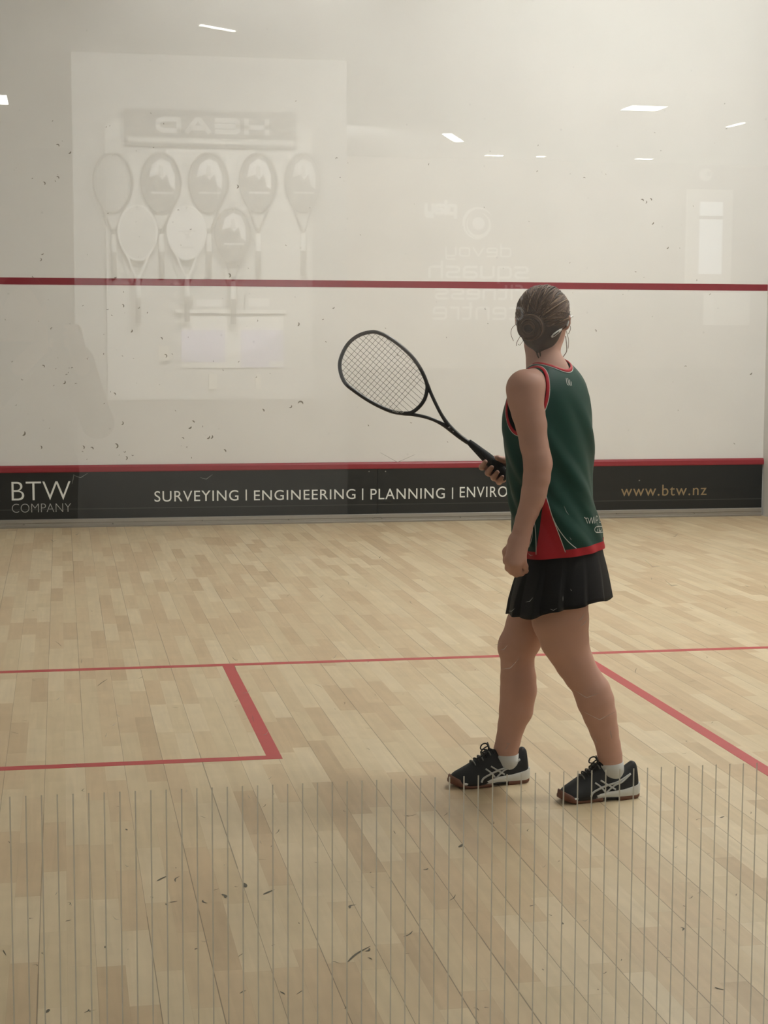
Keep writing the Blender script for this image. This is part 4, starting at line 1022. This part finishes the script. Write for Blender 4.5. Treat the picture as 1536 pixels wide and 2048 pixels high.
# shelf with packets, cream board with two lilac boxes
sh = tag(dbox('shelf', 350, 620, 572, 626, .038, .088, PANELW), 'white shelf board below the mirrored rackets', 'shelf')
for (u0, u1, v0, lb) in [(386, 452, 592, 'cream packet standing on the mirrored white shelf, the wider one'), (490, 546, 590, 'cream packet standing on the mirrored white shelf, the narrower one')]:
    r = empty('packet', mir((u0+u1)/2, 620, DY-.065), lb, 'packet', 'packets on the lounge shelf')
    a = mir(u0, 620, DY-.088); b = mir(u1, v0, DY-.088)
    box('carton', (a[0], -DY+.045, a[2]+.0005), (b[0], -DY+.082, b[2]), PANELG, r, bevel=.004); box('window', (a[0]+.02, -DY+.082, a[2]+.02), (b[0]-.02, -DY+.0835, b[2]-.02), COVW, r)
cb = tag(dbox('price_board', 363, 628, 567, 736, .038, .05, PANELW), 'white board hanging under the mirrored shelf', 'board')
for (u0, u1, v0, lb) in [(363, 450, 660, 'lilac poster on the mirrored white board, the one nearer the dark opening'), (482, 567, 660, 'lilac poster on the mirrored white board, the one with a pale strip at its foot')]:
    o = tag(dbox('hanging_poster', u0, v0, u1, 724 if u0 < 400 else 735, .0505, .056, LILAC), lb, 'poster', 'lilac posters on the lounge board')
    if u0 > 400: dbox('pale_strip', 538, 722, 566, 733, .0562, .058, COVW, o)
for (u0, v0, u1, v1, lb) in [(418, 748, 434, 778, 'small pale box low on the mirrored display panel, beside a narrower one'), (511, 748, 522, 778, 'narrow pale box low on the mirrored display panel'), (318, 692, 338, 722, 'small cream box hanging left of the mirrored white board')]:
    tag(dbox('hanging_packet', u0, v0, u1, v1, .038, .08, CREAM), lb, 'box', 'small boxes on the lounge display')
# sign on the far wall
SY = 12.0-.004
ws = empty('wall_sign', mir(955, 500, 12.0), 'club sign lettering with a ring emblem on the far lounge wall, mirrored in the glass', 'sign')
LG = {'d': [[(1, 1.45), (1, 0), (.15, 0), (0, .15), (0, .85), (.15, 1), (1, 1)]], 'e': [[(0, .5), (1, .5), (1, .85), (.85, 1), (.15, 1), (0, .85), (0, .15), (.15, 0), (1, 0)]], 'v': [[(0, 1), (.5, 0), (1, 1)]], 'o': [[(.5, 0), (.15, 0), (0, .15), (0, .85), (.15, 1), (.85, 1), (1, .85), (1, .15), (.85, 0), (.5, 0)]], 'y': [[(0, 1), (0, .15), (.15, 0), (1, 0)], [(1, 1), (1, -.28), (.85, -.42), (.1, -.42)]], 's': [[(1, 1), (.15, 1), (0, .85), (0, .65), (.15, .5), (.85, .5), (1, .35), (1, .15), (.85, 0), (0, 0)]], 'q': [[(1, -.42), (1, 1), (.15, 1), (0, .85), (0, .15), (.15, 0), (1, 0)]], 'u': [[(0, 1), (0, .15), (.15, 0), (1, 0), (1, 1)]], 'a': [[(0, 1), (.85, 1), (1, .85), (1, 0), (.15, 0), (0, .15), (0, .35), (.15, .5), (1, .5)]], 'h': [[(0, 1.45), (0, 0)], [(0, 1), (.85, 1), (1, .85), (1, 0)]], 'f': [[(.7, 1.45), (.35, 1.45), (.2, 1.3), (.2, 0)], [(0, 1), (.7, 1)]], 'i': [[(0, 0), (0, 1)], [(0, 1.32), (0, 1.45)]], 't': [[(.1, 1.4), (.1, .15), (.25, 0), (.7, 0)], [(0, 1), (.7, 1)]], 'n': [[(0, 0), (0, 1), (.85, 1), (1, .85), (1, 0)]], 'c': [[(1, 1), (.15, 1), (0, .85), (0, .15), (.15, 0), (1, 0)]], 'r': [[(0, 0), (0, 1), (.6, 1)]], 'p': [[(0, -.42), (0, 1), (.85, 1), (1, .85), (1, .15), (.85, 0), (0, 0)]], 'l': [[(0, 1.45), (0, 0)]]}
for txt, us, ue, vb, vx, w_ in [('devoy', 1021, 892, 513, 497, .014), ('squash', 1055, 859, 556, 535, .022), ('fitness', 1048, 872, 598, 580, .020), ('centre', 1044, 868, 638, 616, .020), ('play', 911, 852, 427, 411, .030)]:
    word('lettering', txt, LG, us, ue, vb, vx, SY, w_, SIGNL, ws)
ec = mir(957, 447, SY); k12 = (12.0+3.02)/FPX; mb = MB()
ribbon(mb, [ec+np.array([math.cos(a)*31*k12, 0, math.sin(a)*31*k12]) for a in np.linspace(.5, 4.9, 40)], np.interp(np.linspace(0, 1, 40), [0, .5, 1], [.006, .030, .006]), (0, 1, 0))
ribbon(mb, [ec+np.array([math.cos(a)*24*k12, 0, math.sin(a)*24*k12-.01]) for a in np.linspace(2.6, 7.6, 40)], np.interp(np.linspace(0, 1, 40), [0, .5, 1], [.004, .034, .004]), (0, 1, 0))
mb.add([ec+np.array([math.cos(a)*13*k12, 0, math.sin(a)*13*k12]) for a in np.linspace(0, 2*math.pi, 32, endpoint=False)], [tuple(range(32))])
mb.build('emblem', SIGNL, ws, smooth=False)
# bright glazed door and a round wall fitting on the far wall
DAY = mat('daylight glazing', (.8, .85, .9), .3, emit=(.86, .93, 1.0), estr=1.4)
def farbox(name, u0, v0, u1, v1, d0, d1, m, parent=None):
    a = mir(u0, v1, 12.0-d1); b = mir(u1, v0, 12.0-d1); return box(name, (a[0], -12.0+d0, a[2]), (b[0], -12.0+d1, b[2]), m, parent)
wn1 = tag(farbox('window_1', 1372, 380, 1466, 566, .0005, .04, PANELW), kind='structure')
farbox('window_pane', 1397, 404, 1446, 548, .0405, .043, DAY, wn1); farbox('window_bar', 1397, 432, 1446, 438, .0432, .05, COVM, wn1)
tag(farbox('hanging_cabinet', 1426, 586, 1500, 650, .0005, .25, PANELW), 'white wall cabinet below the lounge window, mirrored near the right edge', 'cabinet')
sm_ = mir(1410, 350, 12.0); r = tag(MB().tube([sm_+np.array([0, .001, 0]), sm_+np.array([0, .04, 0]), sm_+np.array([0, .06, 0])], [.055, .055, .03], 20)  .build('detector', PANELW, None, angle=40), 'round white fitting high on the far lounge wall, mirrored near the right edge', 'alarm')
MB().ball(sm_+np.array([0.01, .066, .005]), .022, 8).build('lens', COVM, r)
# lounge ceiling lights
def mir_z(u, v, z): 
    d = ray(u, v); p = CAM+d*((z-CAM[2])/d[2]); return np.array([p[0], -p[1], z])
for u, v, ln, wd, rot in [(435, 57, .235, .022, -.66), (-5, 200, .45, .13, 1.57), (906, 276, .56, .075, -1.17), (1288, 217, .25, .22, 0), (1472, 250, .25, .035, 1.52)]:
    c = mir_z(u, v, LH-.0085)
    light_panel('ceiling_light', (c[0], c[1], LH-.0065), ln, wd, LAMP_L, 'small white light panel on the lounge ceiling', 'light', 'lounge ceiling light panels', rot, .002, .008, .006)
for u, sx in ((988, .15), (1082, .07), (1288, .15)):
    c = mir(u, 313, 11.6); light_panel('ceiling_light', (c[0], -11.6, LH-.0065), sx, .06, LAMP_L, 'small white light panel on the lounge ceiling', 'light', 'lounge ceiling light panels', 0, .002, .008, .006)
for x, y in [(4.6, -2.4), (-1.8, -5.0), (1.8, -4.2), (7.4, -6.0), (1.85, -8.5), (1.95, -10.3), (7.6, -9.5)]:  # extra panels added outside the mirrored view to brighten the lounge
    light_panel('ceiling_light', (x, y, LH-.0505), 1.15, .30, LAMP_L, 'long light panel added out of view to brighten the lounge', 'light', 'lounge ceiling light panels')

# spotlights added out of view to brighten the racket display and club sign
for p, tg, pw, lb in (((1.25, -3.85, 2.80), (1.80, -6.8, 1.95), 820, 'white track spotlight on the lounge ceiling aimed at the racket display'), ((2.30, -3.85, 2.80), (1.80, -6.8, 1.95), 820, 'white track spotlight on the lounge ceiling aimed at the racket display'), ((2.15, -9.2, 2.80), (4.62, -12.0, 1.95), 1150, 'white spotlight added behind the partition to brighten the club sign')):
    p = np.array(p); tg = np.array(tg); d = (tg-p)/np.linalg.norm(tg-p)
    r = empty('added_spotlight', p, lb, 'light', 'added spotlights')
    MB().tube([p-d*.12, p-d*.0, p+d*.03], [.035, .045, .045], 16, cap=False).build('housing', LAMPFR, r); MB().tube([p-d*.06, (p[0], p[1], LH)], .008, 8).build('stem', LAMPFR, r)
    ld = bpy.data.lights.new('spot', 'SPOT'); ld.energy = pw; ld.spot_size = math.radians(62); ld.spot_blend = .5; ld.shadow_soft_size = .03; ld.color = (1, .98, .95)
    lo = bpy.data.objects.new('lamp', ld); COL.objects.link(lo); lo.matrix_world = Matrix.Translation(Vector(p+d*.035)) @ Vector(d).to_track_quat('-Z', 'Y').to_matrix().to_4x4(); par(lo, r)

# ================================================================== PHOTOGRAPHER (mirrored at the lower left)
JACK = mat('dark grey jacket', (.045, .043, .040), .8, noise=.15, nscale=30); TROU = mat('black trousers', (.025, .025, .027), .8, noise=.15, nscale=30)
PC = np.array([.80, -3.52, 0.0])
ph = empty('person', (PC[0], PC[1], 0), 'person in dark jacket raising a phone, faintly mirrored at the left edge of the glass', 'person')
def q(x, y, z): return PC+np.array([x, y, z])
B = Field(q(-.34, -.24, -.01), q(.40, .56, 1.68), .008)
B.ell(q(0, 0, 1.53), (.072, .092, .11), k=.02); B.ell(q(0, .03, 1.46), (.055, .06, .06), k=.03); B.chain([q(0, .095, 1.53), q(0, .108, 1.505)], [.010, .013], .01, .015)
for s in (-1, 1):
    B.ell(q(.074*s, -.005, 1.52), (.010, .018, .030), k=.006); B.ell(q(.03*s, .092, 1.54), (.013, .008, .008), cut=True)
B.chain([q(0, -.01, 1.36), q(0, 0, 1.46)], [.058, .054], .02)
B.ell(q(0, 0, 1.20), (.175, .11, .20), k=.03); B.ell(q(0, 0, .95), (.165, .115, .17), k=.04)
for s in (-1, 1):
    B.chain([q(.11*s, 0, 1.34), q(.185*s, 0, 1.31)], [.06, .062], .02, .04)
    B.chain([q(.09*s, 0, .90), q(.10*s, .015, .50), q(.105*s, -.01, .10)], [.088, .062, .042], .02, .04)
    B.chain([q(.105*s, -.05, .045), q(.115*s, .15, .04)], [.042, .038], .02)
ptc = CAM-F_*.018                # the phone's middle, just behind its lens
for s in (-1, 1):
    hnd = ptc-PC+np.array([.058*s+.0, -.025, -.045])
    el = np.array([.235*s+.03, .17, 1.10]); sh_ = np.array([.185*s, 0, 1.31])
    B.chain([q(*sh_), q(*el), q(*hnd)], [.052, .042, .028], .012)
    B.cone(q(*hnd), q(*(hnd+np.array([0, .004, .05]))), .028, .024, .015)
    for k in range(4):
        z = .062-.021*k
        B.chain([q(*(hnd+np.array([-.002*s, -.002, z-.02]))), q(*(hnd+np.array([-.018*s, .020, z]))), q(*(hnd+np.array([-.036*s, .022, z])))], [.010, .0095, .0085], .003)
    B.chain([q(*(hnd+np.array([0, -.012, .02]))), q(*(hnd+np.array([-.025*s, -.016, .05])))], [.013, .010], .004)
V, Q = B.mesh(); pb = mesh_obj('body', V, Q, SKIN, ph)
# clothing follows the same surface, a little outside it
Cc = (B.lo[2]+B.h*np.arange(B.n[2]))[None, None, :]
Yy = (B.lo[1]+B.h*np.arange(B.n[1]))[None, :, None]
def cloth(name, off, cond, m):
    c = Field(B.lo, B.lo+B.h*2, B.h); c.n, c.ax = B.n, B.ax; c.D = np.maximum(B.D-off, cond.astype(np.float32)).astype(np.float32)
    V, Q = c.mesh(); o = mesh_obj(name, V, Q, m, ph); s = o.modifiers.new('smooth', 'SMOOTH'); s.iterations = 4; return o
cloth('jacket', .016, np.maximum(np.maximum(.80-Cc, Cc-1.395)+0*Yy, (Yy-(PC[1]+.395))+0*Cc)+np.zeros(B.n), JACK)
cloth('trousers', .012, np.maximum(.07-Cc, Cc-.84)+np.zeros(B.n), TROU)
cloth('shoes', .008, (Cc-.075)+np.zeros(B.n), BLKP)
hh = Field(B.lo, B.lo+B.h*2, B.h); hh.n, hh.ax = B.n, B.ax; hh.D = np.full(B.n, 1., np.float32); hh.ell(q(0, -.012, 1.555), (.082, .094, .098), k=0); hh.ell(q(0, .085, 1.49), (.062, .07, .075), cut=True)
V, Q = hh.mesh(); mesh_obj('hair', V, Q, HAIRS[1], ph)
pm = empty('phone', ptc, 'dark phone held up by the mirrored photographer', 'phone')
o = MB().box((-.037, -.075, -.004), (.037, .075, .004)).build('case', BLKP, None, smooth=False)
o.matrix_world = Matrix([[R_[i], U_[i], -F_[i], ptc[i]-F_[i]*.004+U_[i]*-.045] for i in range(3)]+[[0, 0, 0, 1]]); par(o, pm)
bv = o.modifiers.new('edge', 'BEVEL'); bv.width = .003; bv.segments = 2
S.view_settings.view_transform = 'Standard'; S.view_settings.look = 'None'; S.view_settings.gamma = 1.0
S.view_settings.use_curve_mapping = False; S.view_settings.exposure = 0.0
S.cycles.use_denoising = True
S.cycles.use_adaptive_sampling = True; S.cycles.adaptive_threshold = .012; S.cycles.adaptive_min_samples = 32
S.cycles.max_bounces = 6; S.cycles.diffuse_bounces = 3; S.cycles.glossy_bounces = 2; S.cycles.transparent_max_bounces = 10
S.cycles.caustics_reflective = False; S.cycles.caustics_refractive = False; S.cycles.sample_clamp_indirect = 6
wd = bpy.data.worlds.new('world'); S.world = wd; wd.use_nodes = True
wd.node_tree.nodes['Background'].inputs[0].default_value = (.5, .5, .5, 1); wd.node_tree.nodes['Background'].inputs[1].default_value = 0.0
